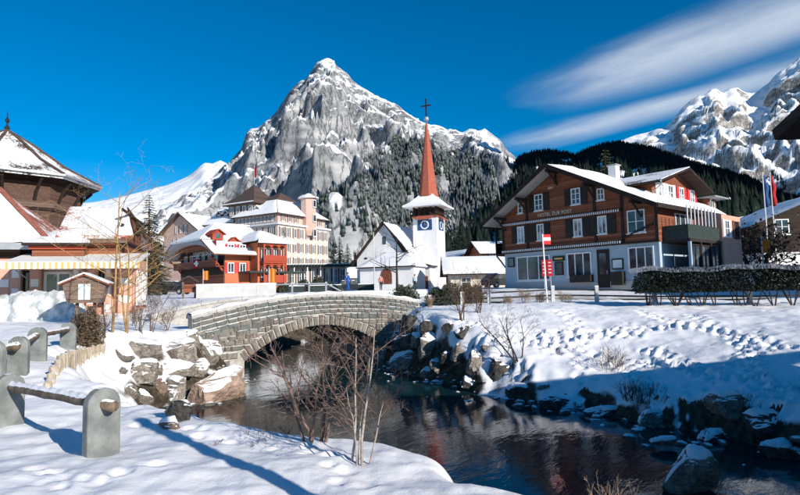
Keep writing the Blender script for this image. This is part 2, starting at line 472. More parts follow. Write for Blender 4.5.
# ================================================================== MOUNTAINS
def tanel(px, py):
    d = ray(px, py); return d.x/d.y, d.z/d.y
def mountain(name, m, pts, yr, y0, p, na, ny, amin, amax, amp, seed, wav=1.0, back=.5, edge=0.1, ledge=0.0, foot=None):
    sk = sorted(tanel(*q) for q in pts); ka = np.array([q[0] for q in sk]); kz = np.array([q[1] for q in sk])
    a = np.linspace(amin, amax, na)
    S = np.interp(a, ka, kz)
    s = np.r_[np.linspace(0, 1, ny)**.9, 1+np.linspace(.02, back, max(8, ny//12))]
    Sg, Ag = np.meshgrid(s, a, indexing='ij')
    Yg = y0 + (yr-y0)*Sg
    Xg = Ag*Yg
    SS = np.broadcast_to(S, Sg.shape)
    zb = H_far(Xg, Yg) if foot is None else np.full(Xg.shape, foot)
    zr = CZ + SS*yr
    s1 = np.clip(Sg, 0, 1)
    z = zb + (np.maximum(zr, zb)-zb)*s1**p
    L_ = 300*wav
    env = (s1**.8)*(1-s1)**.75*2.15 + edge*s1
    env = env*np.clip((zr-zb)/(.35*yr), .05, 1)
    wx = .5*fbm(Xg/L_, Yg/L_, 3, seed+3); wy = .5*fbm(Xg/L_+7, Yg/L_-3, 3, seed+4)
    r = ridged(Xg/(L_*1.25)+wx, Yg/(L_*2.4)+wy, 6, seed, .47)
    r2 = ridged((Xg+.5*Yg)/(L_*.36)+wx, (Yg-.35*Xg)/(L_*.8)+wy, 5, seed+31, .5)
    r3 = np.abs(fbm((Xg-.3*Yg)/(L_*.22), Yg/(L_*.6), 4, seed+61, .55))
    z = z + amp*env*(1.1*(r-1.0) + .30*(r2-1.0) - .16*r3)
    if ledge:                                                        # tilted strata, broken up by noise
        tilt = z + .45*Xg + 60*fbm(Xg/330, Yg/330, 4, seed+8)
        per = 95*wav; q = tilt/per; fr = q-np.floor(q)
        z = z + ledge*env*per*(sstep(fr, .5, 1.0)-fr)*sstep(s1, .3, .6)*sstep(fbm(Xg/200, Yg/300, 3, seed+15), -.2, .35)
    over = np.clip(Sg-1, 0, 9)
    z = z - over*yr*.55
    V = np.c_[Xg.ravel(), Yg.ravel(), z.ravel()]
    o = obj(name, npmesh(name, V, grid_faces(*Xg.shape), True), m); tag(o, kind='structure')
    return dict(a=a, s=s, y0=y0, yr=yr, z=z)
def msample(g, A, Y):
    s = (Y-g['y0'])/(g['yr']-g['y0'])
    fi = np.interp(s, g['s'], np.arange(len(g['s']))); fj = np.interp(A, g['a'], np.arange(len(g['a'])))
    i = np.clip(fi.astype(int), 0, len(g['s'])-2); j = np.clip(fj.astype(int), 0, len(g['a'])-2)
    u, v = fi-i, fj-j; z = g['z']
    return z[i, j]*(1-u)*(1-v) + z[i+1, j]*u*(1-v) + z[i, j+1]*(1-u)*v + z[i+1, j+1]*u*v
def forest(name, X, Y, Z, Hh, m, seed, k=5):
    """one wood of far-off conifers: two ragged cones for each tree"""
    rs = np.random.RandomState(seed); n = len(X)
    tiers = [(0.0, .62, .20), (.30, 1.0, .145)]
    V = []; F = []
    base = 0
    for (b, t, rr) in tiers:
        ang = (np.arange(k)/k*2*np.pi)[None, :] + rs.rand(n, 1)*6.28
        rad = (Hh*rr)[:, None]*(.7+.6*rs.rand(n, k))
        ring = np.stack([X[:, None]+np.cos(ang)*rad, Y[:, None]+np.sin(ang)*rad, np.broadcast_to((Z+Hh*b)[:, None], (n, k))+Hh[:, None]*.08*(rs.rand(n, k)-.5)], -1)
        top = np.stack([X, Y, Z+Hh*t], -1)[:, None]
        V.append(np.concatenate([ring, top], 1).reshape(-1, 3))
        off = base + np.arange(n)[:, None, None]*(k+1)
        f = np.array([[i, (i+1) % k, k] for i in range(k)])[None]
        F.append((f+off).reshape(-1, 3)); base += n*(k+1)
    o = obj(name, npmesh(name, np.concatenate(V), np.concatenate(F), False), m)
    return o
MAIN = [(-400,235),(-150,225),(0,240),(60,245),(110,240),(140,228),(160,212),(172,204),(185,195),(200,187),(215,175),(228,164),(240,152),(244,140),(247,131),(252,129),(258,128),(266,121),(275,113),(284,100),(290,90),(296,85),(300,81),(306,79),(312,71),(318,63),(322,60),(328,57),(333,60),(337,66),(345,72),(352,80),(360,86),(370,93),(380,98),(390,103),(405,112),(415,118),(420,120),(430,125),(440,127),(448,131),(455,129),(462,132),(470,128),(478,130),(485,127),(493,134),(500,139),(508,150),(514,154),(522,162),(530,170),(545,185),(570,200),(640,215),(800,235),(1100,240)]
G1 = mountain('mountain', 'mountain_rock', MAIN, 2600, 175, 1.55, 560, 350, -1.25, 1.25, 175, 4, 1.0, .35, .05, .5)
LEFTR = [(-400,120),(-150,170),(0,215),(60,206),(100,201),(125,196),(150,189),(165,186),(180,180),(192,174),(200,166),(206,162),(212,164),(220,160),(228,164),(245,180),(300,200),(420,230)]
mountain('snow_ridge', 'high_rock', LEFTR, 5200, 2500, 1.3, 200, 120, -1.3, .1, 140, 9, 1.6, .3, .08, foot=200.0)
RIGHTM = [(420,240),(520,200),(580,165),(610,145),(632,136),(645,133),(655,129),(665,127),(672,120),(680,110),(690,101),(700,95),(706,93),(711,87),(716,86),(722,91),(730,87),(737,85),(745,90),(752,91),(760,88),(768,84),(775,76),(783,70),(790,65),(800,57),(830,40),(880,25),(960,10),(1100,20),(1300,60)]
G3 = mountain('far_mountain', 'high_rock', RIGHTM, 5200, 1600, 1.6, 380, 240, .05, 1.7, 250, 21, 1.9, .3, .08, .5, foot=160.0)
DARK = [(300,285),(400,262),(430,240),(450,220),(465,208),(480,199),(492,190),(505,175),(521,159),(535,156),(550,154),(565,156),(575,158),(583,155),(590,151),(605,147),(620,146),(635,148),(650,151),(665,156),(680,161),(700,168),(720,173),(740,180),(760,188),(800,206),(860,215),(960,190),(1100,150),(1300,120)]
G4 = mountain('wooded_ridge', 'hill_ground', DARK, 2000, 190, 1.3, 300, 190, -.15, 1.9, 60, 33, .7, .5, .05)

def valley_flank():
    """the valley's right-hand flank, outside the picture; it keeps the wooded ridge in shade"""
    u = np.linspace(0, 1, 60); v = np.linspace(-1, 1, 60); U, Vv = np.meshgrid(u, v, indexing='ij')
    X = 1450+250*U+720*Vv; Y = -250+1650*U
    Z = 10+1250*np.clip(np.sin(np.pi*np.clip(U*1.02, 0, 1))**.45, 0, 1)*(1-np.abs(Vv))**1.05 + 60*fbm(X/200, Y/200, 4, 77)*(1-np.abs(Vv))
    tag(obj('valley_flank', npmesh('valley_flank', np.c_[X.ravel(), Y.ravel(), Z.ravel()], grid_faces(60, 60), True), 'mountain_rock'), kind='structure')
valley_flank()
def plant_forests():
    rs = np.random.RandomState(5)
    # main mountain: wood below a slanting tree line
    n = 105000
    A = rs.uniform(-.55, .42, n); Y = 330 + (1750-330)*rs.rand(n)**.62; X = A*Y
    Z = msample(G1, A, Y); T = (Z-CZ)/Y
    line = np.interp(A, [tanel(p, 200)[0] for p in (100, 180, 230, 280, 300, 330, 360, 385, 410, 430, 450, 480, 510, 540)],
                     [.10, .085, .10, .125, .16, .19, .22, .25, .275, .275, .262, .25, .24, .22])
    nse = fbm(X/160, Y/260, 4, 3)
    clear = fbm(X/70+9, Y/160, 4, 12)
    slope = (msample(G1, A, Y+14)-Z)/14.0
    low = sstep(T, .045, .09)
    keep = (T < line + .045*nse) & (clear < .14+.62*low) & (slope < 2.4) & (rs.rand(n) < .25+.75*low)
    X, Y, Z = X[keep], Y[keep], Z[keep]
    H = rs.uniform(6, 15, len(X))*np.where(Y > 600, 1.5, 1.0)
    tag(forest('mountain_wood', X, Y, Z-.6, H, 'conifer_far', 1, 4), 'snow dusted conifer wood on the lower mountain slopes', 'wood', kind='stuff')
    n = 40000
    A = rs.uniform(-.1, .95, n); Y = 380 + (2060-380)*rs.rand(n)**.62; X = A*Y
    Z = msample(G4, A, Y)
    clear = fbm(X/90+4, Y/120, 4, 41); T = (Z-CZ)/Y
    keep = (clear < .42) & (T > .02)
    X, Y, Z = X[keep], Y[keep], Z[keep]
    H = rs.uniform(12, 27, len(X))
    tag(forest('ridge_wood', X, Y, Z-.6, H, 'conifer_dark', 2, 4), 'dark conifer wood covering the ridge behind the timber hotel', 'wood', kind='stuff')
    n = 26000
    A = rs.uniform(.30, .95, n); Y = 1650 + 1700*rs.rand(n); X = A*Y
    Z = msample(G3, A, Y); clear = fbm(X/260+4, Y/420, 4, 51); T = (Z-CZ)/Y
    keep = (clear < .12) & (T < .19+.05*fbm(X/300, Y/300, 3, 7)) & (T > .08)
    X, Y, Z = X[keep], Y[keep], Z[keep]
    tag(forest('far_wood', X, Y, Z-1, rs.uniform(16, 30, len(X)), 'conifer_dark', 3, 4), 'far dark conifer wood below the snowy peaks on the right', 'wood', kind='stuff')
plant_forests()
# ================================================================== MATERIALS OF THINGS NEAR THE RIVER
def make_stone_mats():
  for nm_, rmp in (('bridge_stone', [(0, (0.066, 0.089, 0.089)), (.22, (0.112, 0.125, 0.115)), (.42, (0.086, 0.109, 0.109)), (.6, (0.158, 0.155, 0.139)), (.75, (0.132, 0.109, 0.086)), (.88, (0.059, 0.063, 0.059)), (1, (0.198, 0.191, 0.172))]),
                   ('bridge_stone_warm', [(0, (0.172, 0.152, 0.125)), (.2, (0.238, 0.198, 0.155)), (.4, (0.198, 0.191, 0.172)), (.55, (0.158, 0.102, 0.069)), (.7, (0.264, 0.238, 0.198)), (.85, (0.106, 0.099, 0.089)), (1, (0.297, 0.244, 0.191))])):
    t = NT(nm_)
    oi = t.n.new('ShaderNodeObjectInfo').outputs['Random']
    base = t.ramp(oi, rmp)
    c = t.mix(t.step(t.noise(6, 6, .65), .3, .75), t.mix(.45, base, (.08, .085, .08)), t.mix(.2, base, (.5, .48, .45)))
    nz = t.sep(t.geo('Normal'), 2)
    t.col(t.mix(t.step(nz, .75, .9), c, SNOWC)); t.rough(.9); t.nrm(t.bump(t.noise(18, 6, .65), .8, .03))
  snowy('mortar', (.34, .32, .29), (.50, .475, .44), 4, .7, .85, 3, .95, .6, 20, .1)
  snowy('coping', (.36, .35, .33), (.5, .48, .45), 4, .55, .8, 2.5, .9, .6, 14, .25)
  snowy('boulder', (.15, .135, .12), (.44, .38, .32), 3.0, .86, .95, 2.3, .9, 1.0, 7, .2, .09, (1, 1, 3.5))
  snowy('boulder_pink', (.24, .165, .13), (.52, .38, .30), 2.6, .88, .95, 1.2, .9, 1.0, 7, .15, .09, (1, 1, 4))
  snowy('boulder_dark', (.035, .035, .033), (.14, .13, .12), 3.2, .86, .95, 2.0, .75, 1.0, 8, .2, .09)
  snowy('slab_stone', (.13, .142, .137), (.27, .283, .27), 3, .93, .99, 6, .92, .7, 45, .06, .012)
  snowy('log_wood', (.10, .075, .055), (.24, .18, .13), 6, .60, .72, 6, .85, .6, 20, .35, .01, (6, 6, .6))
  snowy('palisade_wood', (.34, .28, .21), (.55, .47, .37), 5, .75, .88, 5, .85, .6, 14, .2, .01, (4, 4, .5))
  plain('log_end', (.42, .30, .19), .8, .3, 12)
  plain('concrete', (.52, .52, .51), .9, .12, 1.2, .4, 20)
  plain('rail_iron', (.06, .06, .06), .6, .2, 6, 0, 40, .3)
  t = NT('snow_piece'); t.col(t.mix(t.step(t.noise(2, 4), .35, .7), (.84, .845, .87), (.9, .9, .905))); t.rough(.65); t.set('Specular IOR Level', .2)
  t.nrm(t.bump(t.noise(10, 5, .6), .4, .03))
make_stone_mats()

# ================================================================== STONE ARCH BRIDGE
BF = Frame((BL.x, BL.y, 0), -math.degrees(math.atan2(bdir.y, bdir.x)))
def build_bridge():
    rnd = random.Random(11)
    root = thing('stone_bridge', 'arched stone bridge with snowy coping crossing the river', 'bridge', BF.o, BF.rz)
    tp = [BF.front(*p) for p in ((193,315),(230,306),(270,298.5),(300,295),(330,293.3),(360,293.6),(390,296),(420,300.5))]
    co = np.polyfit([p[0] for p in tp], [p[1] for p in tp], 3)
    xl, xr = tp[0][0], tp[-1][0]
    zt = lambda x: float(np.polyval(co, min(max(x, xl-.4), xr+.4)))
    s0 = BF.front(243, 361); s1 = BF.front(384, 347); cr = BF.front(316, 325.5)
    ax0, ax1 = .08, SPAN-.05; zs = .5*(s0[1]+s1[1]); half = (ax1-ax0)/2; rise = cr[1]-zs; xc = (ax0+ax1)/2
    rad = (half*half+rise*rise)/(2*rise); zc = zs+rise-rad; an = math.asin(half/rad); VT = .40
    def ext(x):                                                    # outside of the arch ring
        q = (rad+VT)**2-(x-xc)**2
        return zc+math.sqrt(q) if q > 0 and abs(x-xc) < (rad+VT)*math.sin(an) else -9
    W = 4.3; dk = .98
    arc = [(xc-rad*math.sin(an*(1-2*i/24)), zc+rad*math.cos(an*(1-2*i/24))) for i in range(25)]
    xs = [xr-(xr-xl)*i/30 for i in range(31)]
    poly = [(xl, -.7), (ax0, -.7)] + arc + [(ax1, -.7), (xr, -.7)] + [(x, zt(x)-dk) for x in xs]
    MB().prism([(x, .05, z) for x, z in poly], (0, W-.1, 0)).build('arch_body', 'mortar', root)
    for y0, y1 in ((.05, .42), (W-.42, W-.05)):
        p = [(x, y0, zt(x)-dk-.02) for x in xs[::-1]] + [(x, y0, zt(x)-.13) for x in xs]
        MB().prism(p, (0, y1-y0, 0)).build('parapet', 'mortar', root)
    # road snow between the parapets
    m = MB()
    for a, b in zip(xs[1:], xs[:-1]):
        m.hexa([(a, .43, zt(a)-dk-.01), (b, .43, zt(b)-dk-.01), (b, W-.43, zt(b)-dk-.01), (a, W-.43, zt(a)-dk-.01)],
               [(a, .43, zt(a)-dk+.05), (b, .43, zt(b)-dk+.05), (b, W-.43, zt(b)-dk+.05), (a, W-.43, zt(a)-dk+.05)])
    m.build('deck_snow', 'snow_piece', root)
    for y0 in (-.03, W-.47):                                         # coping slabs with a rounded strip of snow
        x = xl-.06
        while x < xr:
            l = rnd.uniform(.75, 1.15); b = min(x+l, xr+.06)
            if b-x > .2:
                ga, gb = x+.008, b-.008
                MB().hexa([(ga, y0, zt(ga)-.13), (gb, y0, zt(gb)-.13), (gb, y0+.5, zt(gb)-.13), (ga, y0+.5, zt(ga)-.13)],
                          [(ga, y0, zt(ga)-.015), (gb, y0, zt(gb)-.015), (gb, y0+.5, zt(gb)-.015), (ga, y0+.5, zt(ga)-.015)]).build('coping_slab', 'coping', root)
            x = b
    m = MB(); n = 90
    for i in range(n+1):
        x = xl-.05+(xr-xl+.1)*i/n; w_ = rnd.uniform(-.02, .02); h = .075+.03*math.sin(i*.7)+rnd.uniform(-.015, .015)
        m.v += [(x, .0+w_, zt(x)-.016), (x, .03+w_, zt(x)+h*.7), (x, .2, zt(x)+h), (x, .4, zt(x)+h*.8), (x, .46, zt(x)-.016)]
    for i in range(n):
        for j in range(4): m.f.append((i*5+j, i*5+j+1, (i+1)*5+j+1, (i+1)*5+j))
    m.build('coping_snow', 'snow_piece', root, True)
    def stone(c, dep, mt='bridge_stone'):
        """c: four corners (x,z) counter-clockwise from lower left; rough-faced block"""
        cx = sum(p[0] for p in c)/4; cz = sum(p[1] for p in c)/4
        vs = [(x, .10, z) for x, z in c] + [(x, .012, z) for x, z in c]
        k = .80
        vs += [(cx+(x-cx)*k+rnd.uniform(-.012, .012), -dep+rnd.uniform(-.012, .012), cz+(z-cz)*k+rnd.uniform(-.012, .012)) for x, z in c]
        fs = [(0, 1, 5, 4), (1, 2, 6, 5), (2, 3, 7, 6), (3, 0, 4, 7), (4, 5, 9, 8), (5, 6, 10, 9), (6, 7, 11, 10), (7, 4, 8, 11), (8, 9, 10, 11)]
        MB().add(vs, fs).build('stone', mt, root)
    g = .034
    nv = 29                                                        # arch ring
    for i in range(nv):
        t0 = -an+2*an*i/nv; t1 = -an+2*an*(i+1)/nv; d = .0058
        ro = rad+VT+rnd.uniform(-.05, .04)
        P = lambda t, r_: (xc+r_*math.sin(t), zc+r_*math.cos(t))
        stone([P(t0+d, rad+.0), P(t1-d, rad+.0), P(t1-d, ro), P(t0+d, ro)], rnd.uniform(.01, .035), 'bridge_stone_warm')
    off = .14; row = 0
    while off < 3.4:
        h = rnd.uniform(.165, .195) if row < 4 else rnd.uniform(.20, .31)
        fl = max(0, 1-max(0, row-3)*.25)                            # lower courses flatten out
        zmid = zt(xc)
        top = lambda x, o=off: (zt(x)-zmid)*fl+zmid-o
        x = xl + rnd.uniform(-.25, 0)
        while x < xr:
            l = rnd.uniform(.28, .55) if row < 4 else rnd.uniform(.20, .55)
            a, b = max(x, xl)+g/2, min(x+l, xr)-g/2; x += l
            if b-a < .1: continue
            hh = h if row < 4 or rnd.random() < .7 else h*rnd.uniform(.8, .97)
            c = []
            for xx in (a, b):
                zb_ = top(xx)-hh+g; e = ext(xx)
                c.append((xx+rnd.uniform(-.01, .01), max(zb_, e+g) if e > -9 else zb_))
            tb, ta = (b+rnd.uniform(-.01, .01), top(b)), (a+rnd.uniform(-.01, .01), top(a))
            if tb[1]-c[1][1] < .05 and ta[1]-c[0][1] < .05: continue
            if tb[1] < -.25: continue
            mid = (a+b)/2
            if ext(mid) > -9 and ext(mid) > top(mid)-.03: continue
            inner = xc-half-.02 < mid < xc+half+.02
            if inner and ext(mid) <= -9: continue
            c[0] = (c[0][0], min(c[0][1], ta[1]-.03)); c[1] = (c[1][0], min(c[1][1], tb[1]-.03))
            if ext(c[0][0]) > c[0][1]+.08 or ext(c[1][0]) > c[1][1]+.08: continue
            stone([c[0], c[1], tb, ta], rnd.uniform(.012, .035) if row < 4 else rnd.uniform(.015, .05), 'bridge_stone' if row < 3 or (row < 5 and rnd.random() < .5) else 'bridge_stone_warm')
        off += h; row += 1
build_bridge()

# ================================================================== BOULDERS
def rock_mesh(seed, box=.35, planes=11, sub=4, rough=.10):
    rnd = np.random.RandomState(seed)
    bm = bmesh.new(); bmesh.ops.create_icosphere(bm, subdivisions=sub, radius=1)
    V = np.array([v.co[:] for v in bm.verts])
    V = np.sign(V)*np.abs(V)**(1-box)
    V /= np.abs(V).max(0)
    for _ in range(planes):
        n = rnd.randn(3); n /= np.linalg.norm(n); d = rnd.uniform(.52, .86)
        s = V@n-d; V = V-np.outer(np.clip(s, 0, None), n)
    V = V*(1+rough*fbm(V[:, 0]*2.2+seed, V[:, 1]*2.2+V[:, 2]*1.7, 5, seed, .6)[:, None])
    V /= np.abs(V).max(0)
    for v, c in zip(bm.verts, V): v.co = c
    me = bpy.data.meshes.new('boulder'); bm.to_mesh(me); bm.free()
    return me
def snow_cap(o, th, lim, seed):
    """snow of real thickness on the upper faces of a boulder"""
    me = o.data; sc = o.scale; keep = []
    for p in me.polygons:
        n = Vector((p.normal.x/sc.x, p.normal.y/sc.y, p.normal.z/sc.z)).normalized()
        c = p.center
        if n.z + .22*float(vnoise(c.x*2.1+seed, c.y*2.1, seed)) > lim and c.z > -.35: keep.append(p)
    if len(keep) < 12: return
    cnt = {}
    tot = {}
    for p in me.polygons:
        for v in p.vertices: tot[v] = tot.get(v, 0)+1
    for p in keep:
        for v in p.vertices: cnt[v] = cnt.get(v, 0)+1
    ids = {v: i for i, v in enumerate(cnt)}; V = []
    for v in cnt:
        co = me.vertices[v].co; full = cnt[v] == tot[v]
        h = (th*(.75+.5*abs(float(vnoise(co.x*3, co.y*3, seed+2)))) if full else .008)/sc.z
        V.append((co.x*(1.0 if full else 1.012), co.y*(1.0 if full else 1.012), co.z+h))
    m = bpy.data.meshes.new('snow_cap'); m.from_pydata(V, [], [tuple(ids[v] for v in p.vertices) for p in keep]); m.update()
    m.polygons.foreach_set('use_smooth', [True]*len(m.polygons))
    c = obj('snow_cap', m, 'snow_piece', o); sb = c.modifiers.new('sub', 'SUBSURF'); sb.levels = 1; sb.render_levels = 1
def rock(px, py, wpx, hpx, m, label, seed, dratio=.8, rz=None, box=.3, group=None, sink=.25, Y=None, tilt=0, planes=11, name='boulder'):
    """boulder whose foot shows at (px,py); sizes in photo pixels at its own distance"""
    p = ground_hit(px, py) if Y is None else at(px, py, Y)
    k = p.y/FPX; a, c = wpx*k/2, hpx*k/(2-sink*2)
    o = obj(name, rock_mesh(seed, box, planes, 4 if wpx >= 28 else 3), m)
    o.location = (p.x, p.y+a*dratio*.5, max(p.z, -.1)+c*(1-2*sink)); o.scale = (a*1.08, a*dratio, c*1.05)
    o.rotation_euler = (tilt, 0, rz if rz is not None else (seed*1.7) % .9-.45)
    snow_cap(o, .055+.02*(seed % 3), {'boulder_dark': .66, 'boulder_pink': .62}.get(m, .52), seed)
    return tag(o, label, 'boulder', group)
GL, GR_ = 'boulders on the left bank by the bridge', 'boulders on the right bank below the bridge'
rock(214,402,60,31,'boulder_pink','long flat pinkish slab boulder at the water left of the bridge',3,.55,R(38),.55,GL,.2,16.6,0,6)
rock(145,361,38,20,'boulder','wide snow capped boulder topmost left above the slab boulder',5,.8,None,.4,GL)
rock(176,359,37,21,'boulder','dark faced snow capped boulder beside bare saplings',6,.8,None,.5,GL)
rock(207,362,27,20,'boulder','snow capped boulder against the left end of the bridge',7,.8,None,.4,GL)
rock(143,385,28,22,'boulder','sharp brown boulder alone in the snow left of the heap',8,.8,.5,.35,GL)
rock(175,378,40,16,'boulder','low wide boulder in the middle of the left bank heap',9,.8,None,.4,GL)
rock(173,404,31,28,'boulder','tall brownish boulder left of the long pink slab',10,.8,-.3,.5,GL)
rock(178,423,30,22,'boulder_dark','wet dark boulder at the waterline below the left bank heap',12,.9,None,.3,GL)
rock(144,404,14,14,'boulder','small brown stone poking from the snow near the front rail post',13,.8,None,.3,GL)
rock(192,343,13,11,'boulder','small round boulder at the left end of the bridge parapet',14,.8,None,.3,GL)
rock(120,359,22,9,'boulder','low flat stone at the end of the palisade edging',15,.8,None,.4,GL)
rock(169,431,22,9,'boulder_pink','small reddish stone at the edge of the near snow bank',16,.8,None,.3,GL)
rock(222,352,18,15,'boulder','boulder wedged between the bridge wall and the pink slab',17,.8,None,.4,GL)
rock(122,374,10,8,'boulder','little grey stone in the snow above the front rail',18,.8,None,.3,GL)
rock(130,397,11,12,'boulder','little grey stone close behind the front rail post',19,.8,None,.3,GL)
rock(160,391,12,12,'boulder_pink','little pinkish stone between two bigger brown boulders',20,.8,None,.3,GL)
rock(155,374,16,12,'boulder','brown stone squeezed between two snow capped boulders',27,.8,None,.3,GL)
rock(195,375,24,14,'boulder','grey boulder lying above the long pink slab',28,.8,None,.4,GL)
rock(221,395,14,4,'boulder','flat stone under a skin of snow in the water by the slab',29,.8,None,.4,GL,.2)
rock(408,338,22,23,'boulder_dark','upright dark boulder touching the right end of the bridge',31,.8,None,.35,GR_)
rock(430,337,19,17,'boulder_dark','dark boulder second from the right end of the bridge',32,.8,None,.35,GR_)
rock(404,354,30,22,'boulder_dark','big snow topped boulder at the right foot of the bridge arch',33,.8,None,.35,GR_)
rock(430,355,26,22,'boulder','snow topped boulder in the middle of the right bank rocks',34,.8,None,.4,GR_)
rock(404,367,30,14,'boulder','low boulder at the water under the right bridge abutment',35,.8,None,.4,GR_)
rock(462,339,17,13,'boulder_dark','dark boulder highest up the slope by the twin shrubs',36,.8,None,.35,GR_)
rock(458,357,18,14,'boulder','boulder with snow cap midway between bridge and leaning bare shrub',37,.8,None,.4,GR_)
rock(476,373,17,21,'boulder','pale pointed boulder catching the sun on the right bank',38,.8,None,.4,GR_)
rock(500,377,26,17,'boulder_dark','broad dark boulder just below the leaning bare shrub',39,.8,None,.35,GR_)
rock(440,372,20,12,'boulder','boulder half under snow above the waterline',40,.8,None,.4,GR_)
rock(428,378,24,9,'boulder','flat boulder at the waterline right of the bridge',41,.8,None,.4,GR_)
rock(470,388,22,10,'boulder_dark','wet dark stone at the waterline under the pale pointed boulder',42,.8,None,.4,GR_)
rock(520,395,26,12,'boulder_dark','wet dark stone at the waterline below the leaning bare shrub',43,.8,None,.4,GR_)
rock(448,333,12,10,'boulder_dark','small dark stone between the upper right bank boulders',44,.8,None,.4,GR_)
rock(486,352,9,7,'boulder','small grey stone on the snow left of the leaning bare shrub',45,.8,None,.4,GR_)
rock(417,346,15,12,'boulder','snowy stone between the big boulders at the right abutment',46,.8,None,.4,GR_)
rock(448,365,16,12,'boulder_dark','dark stone in the middle of the right bank slope',47,.8,None,.4,GR_)
rock(560,409,36,13,'boulder_dark','long wet dark stone on the shadowed shore',48,.6,None,.4,GR_)
rock(605,421,34,12,'boulder_dark','wet dark stone on the shore below the dry grass',49,.6,None,.4,GR_)
rock(652,430,34,16,'boulder','grey slab stone leaning on the shadowed shore',50,.6,.6,.5,GR_)
rock(668,446,28,7,'boulder','flat grey stone lying in the water off the shadowed shore',51,.6,None,.4,GR_,.15,10.9)
rock(735,415,44,22,'boulder','snow crusted boulder on the shadowed right bank',52,.7,None,.4,GR_)
rock(768,440,40,24,'boulder_dark','dark boulder on the right bank near the picture edge',53,.7,None,.4,GR_)
rock(695,492,52,38,'boulder','pyramid shaped boulder with a snowy left face in the river',54,.8,.4,.35,GR_,.2,8.55,0,8)
rock(790,466,50,24,'boulder_dark','dark wet boulder at the far right waterline',55,.7,None,.4,GR_)
rock(712,452,30,12,'boulder_dark','low dark stone at the waterline beyond the pyramid boulder',56,.7,None,.4,GR_)

# ================================================================== STONE POST AND LOG FENCES
def fence_post(parent, p, face, h, wd=.34, th=.13):
    """slab with rounded top; face = horizontal unit vector it is turned to"""
    n = 10; prof = [(-wd/2, -.3), (wd/2, -.3)] + [(wd/2*math.cos(math.pi*i/n), h-wd/2+wd/2*math.sin(math.pi*i/n)) for i in range(n+1)]
    f = Vector(face); s = Vector((-f.y, f.x, 0))
    pts = [Vector(p)+s*a+Vector((0, 0, b))-f*th/2 for a, b in prof]
    o = MB().prism(pts, f*th).build('post', 'slab_stone', parent)
    b = o.modifiers.new('bevel', 'BEVEL'); b.width = .018; b.segments = 2; b.limit_method = 'ANGLE'
    return o
def log_fence(name, label, pts, group, hgt, ends=(.13, .13), r=.055):
    root = thing(name, label, 'fence', pts[0], 0, group); o0 = Vector(pts[0])
    P = [Vector(p)-o0 for p in pts]
    for i, p in enumerate(P):
        d = (P[min(i+1, len(P)-1)]-P[max(i-1, 0)]); d.z = 0; d.normalize()
        fence_post(root, p, d if d.y < 0 else -d, hgt)
    for i in range(len(P)-1):
        a, b = P[i]+Vector((0, 0, hgt-.17)), P[i+1]+Vector((0, 0, hgt-.17)); d = (b-a).normalized()
        a = a-d*ends[0] if i == 0 else a; b = b+d*ends[1]*.9
        m = MB(); k = 12
        m.tube([a+(b-a)*j/k+Vector((0, 0, .004*math.sin(j*1.9))) for j in range(k+1)], [r*(1+.08*math.sin(j*2.3)) for j in range(k+1)], 12)
        lo = m.build('log', 'log_wood', root, True)
        m = MB()                                                     # ragged snow lying along the log
        for j in range(41):
            t = .06+.88*j/40; c = a+(b-a)*t; hw = r*(.35+.5*abs(math.sin(j*1.3+i))); sd = Vector((-d.y, d.x, 0)).normalized()
            hz_ = Vector((0, 0, r*.95)); m.v += [tuple(c+sd*hw+hz_*.72), tuple(c+hz_+Vector((0, 0, .012+.026*abs(math.sin(j*.9))))), tuple(c-sd*hw+hz_*.72)]
        for j in range(40):
            for q in range(2): m.f.append((j*3+q, j*3+q+1, (j+1)*3+q+1, (j+1)*3+q))
        m.build('log_snow', 'snow_piece', lo, True)
    return root
def gpt(px, py):
    return ground_hit(px, py)
fp1, fp2 = gpt(101, 456), gpt(8, 428)
log_fence('log_rail_fence', 'nearest fence of two grey stone slabs with one snowy log', [fp2, fp1], 'stone post fences on the left bank', .70, (.5, .27))
log_fence('log_rail_fence', 'row of four grey stone slabs with logs behind the nearest fence', [gpt(68, 351), gpt(37, 361), gpt(18, 374), gpt(-6, 381)], 'stone post fences on the left bank', .68, (.15, .3))
def palisade():
    pts = [(48,387),(55,375),(63,367),(74,360),(86,356),(97,352),(106,351)]
    W_ = [gpt(*p) for p in pts]; o0 = W_[0]
    root = thing('palisade_edging', 'curved low palisade of pale wooden stakes in the snow', 'edging', o0)
    rnd = random.Random(4); pos = []
    for a, b in zip(W_, W_[1:]):
        n = max(2, int((b-a).length/.155))
        pos += [a+(b-a)*(i/n) for i in range(n)]
    for i, p in enumerate(pos):
        q = p-o0; h = .10+.13*min(1, i/8)+rnd.uniform(-.04, .04); r = rnd.uniform(.065, .09)
        MB().tube([q+Vector((0, 0, -.25)), q+Vector((rnd.uniform(-.02, .02), 0, h*.6)), q+Vector((rnd.uniform(-.03, .03), 0, h))], [r, r, r*.9], 8).build('stake', 'palisade_wood', root)
palisade()

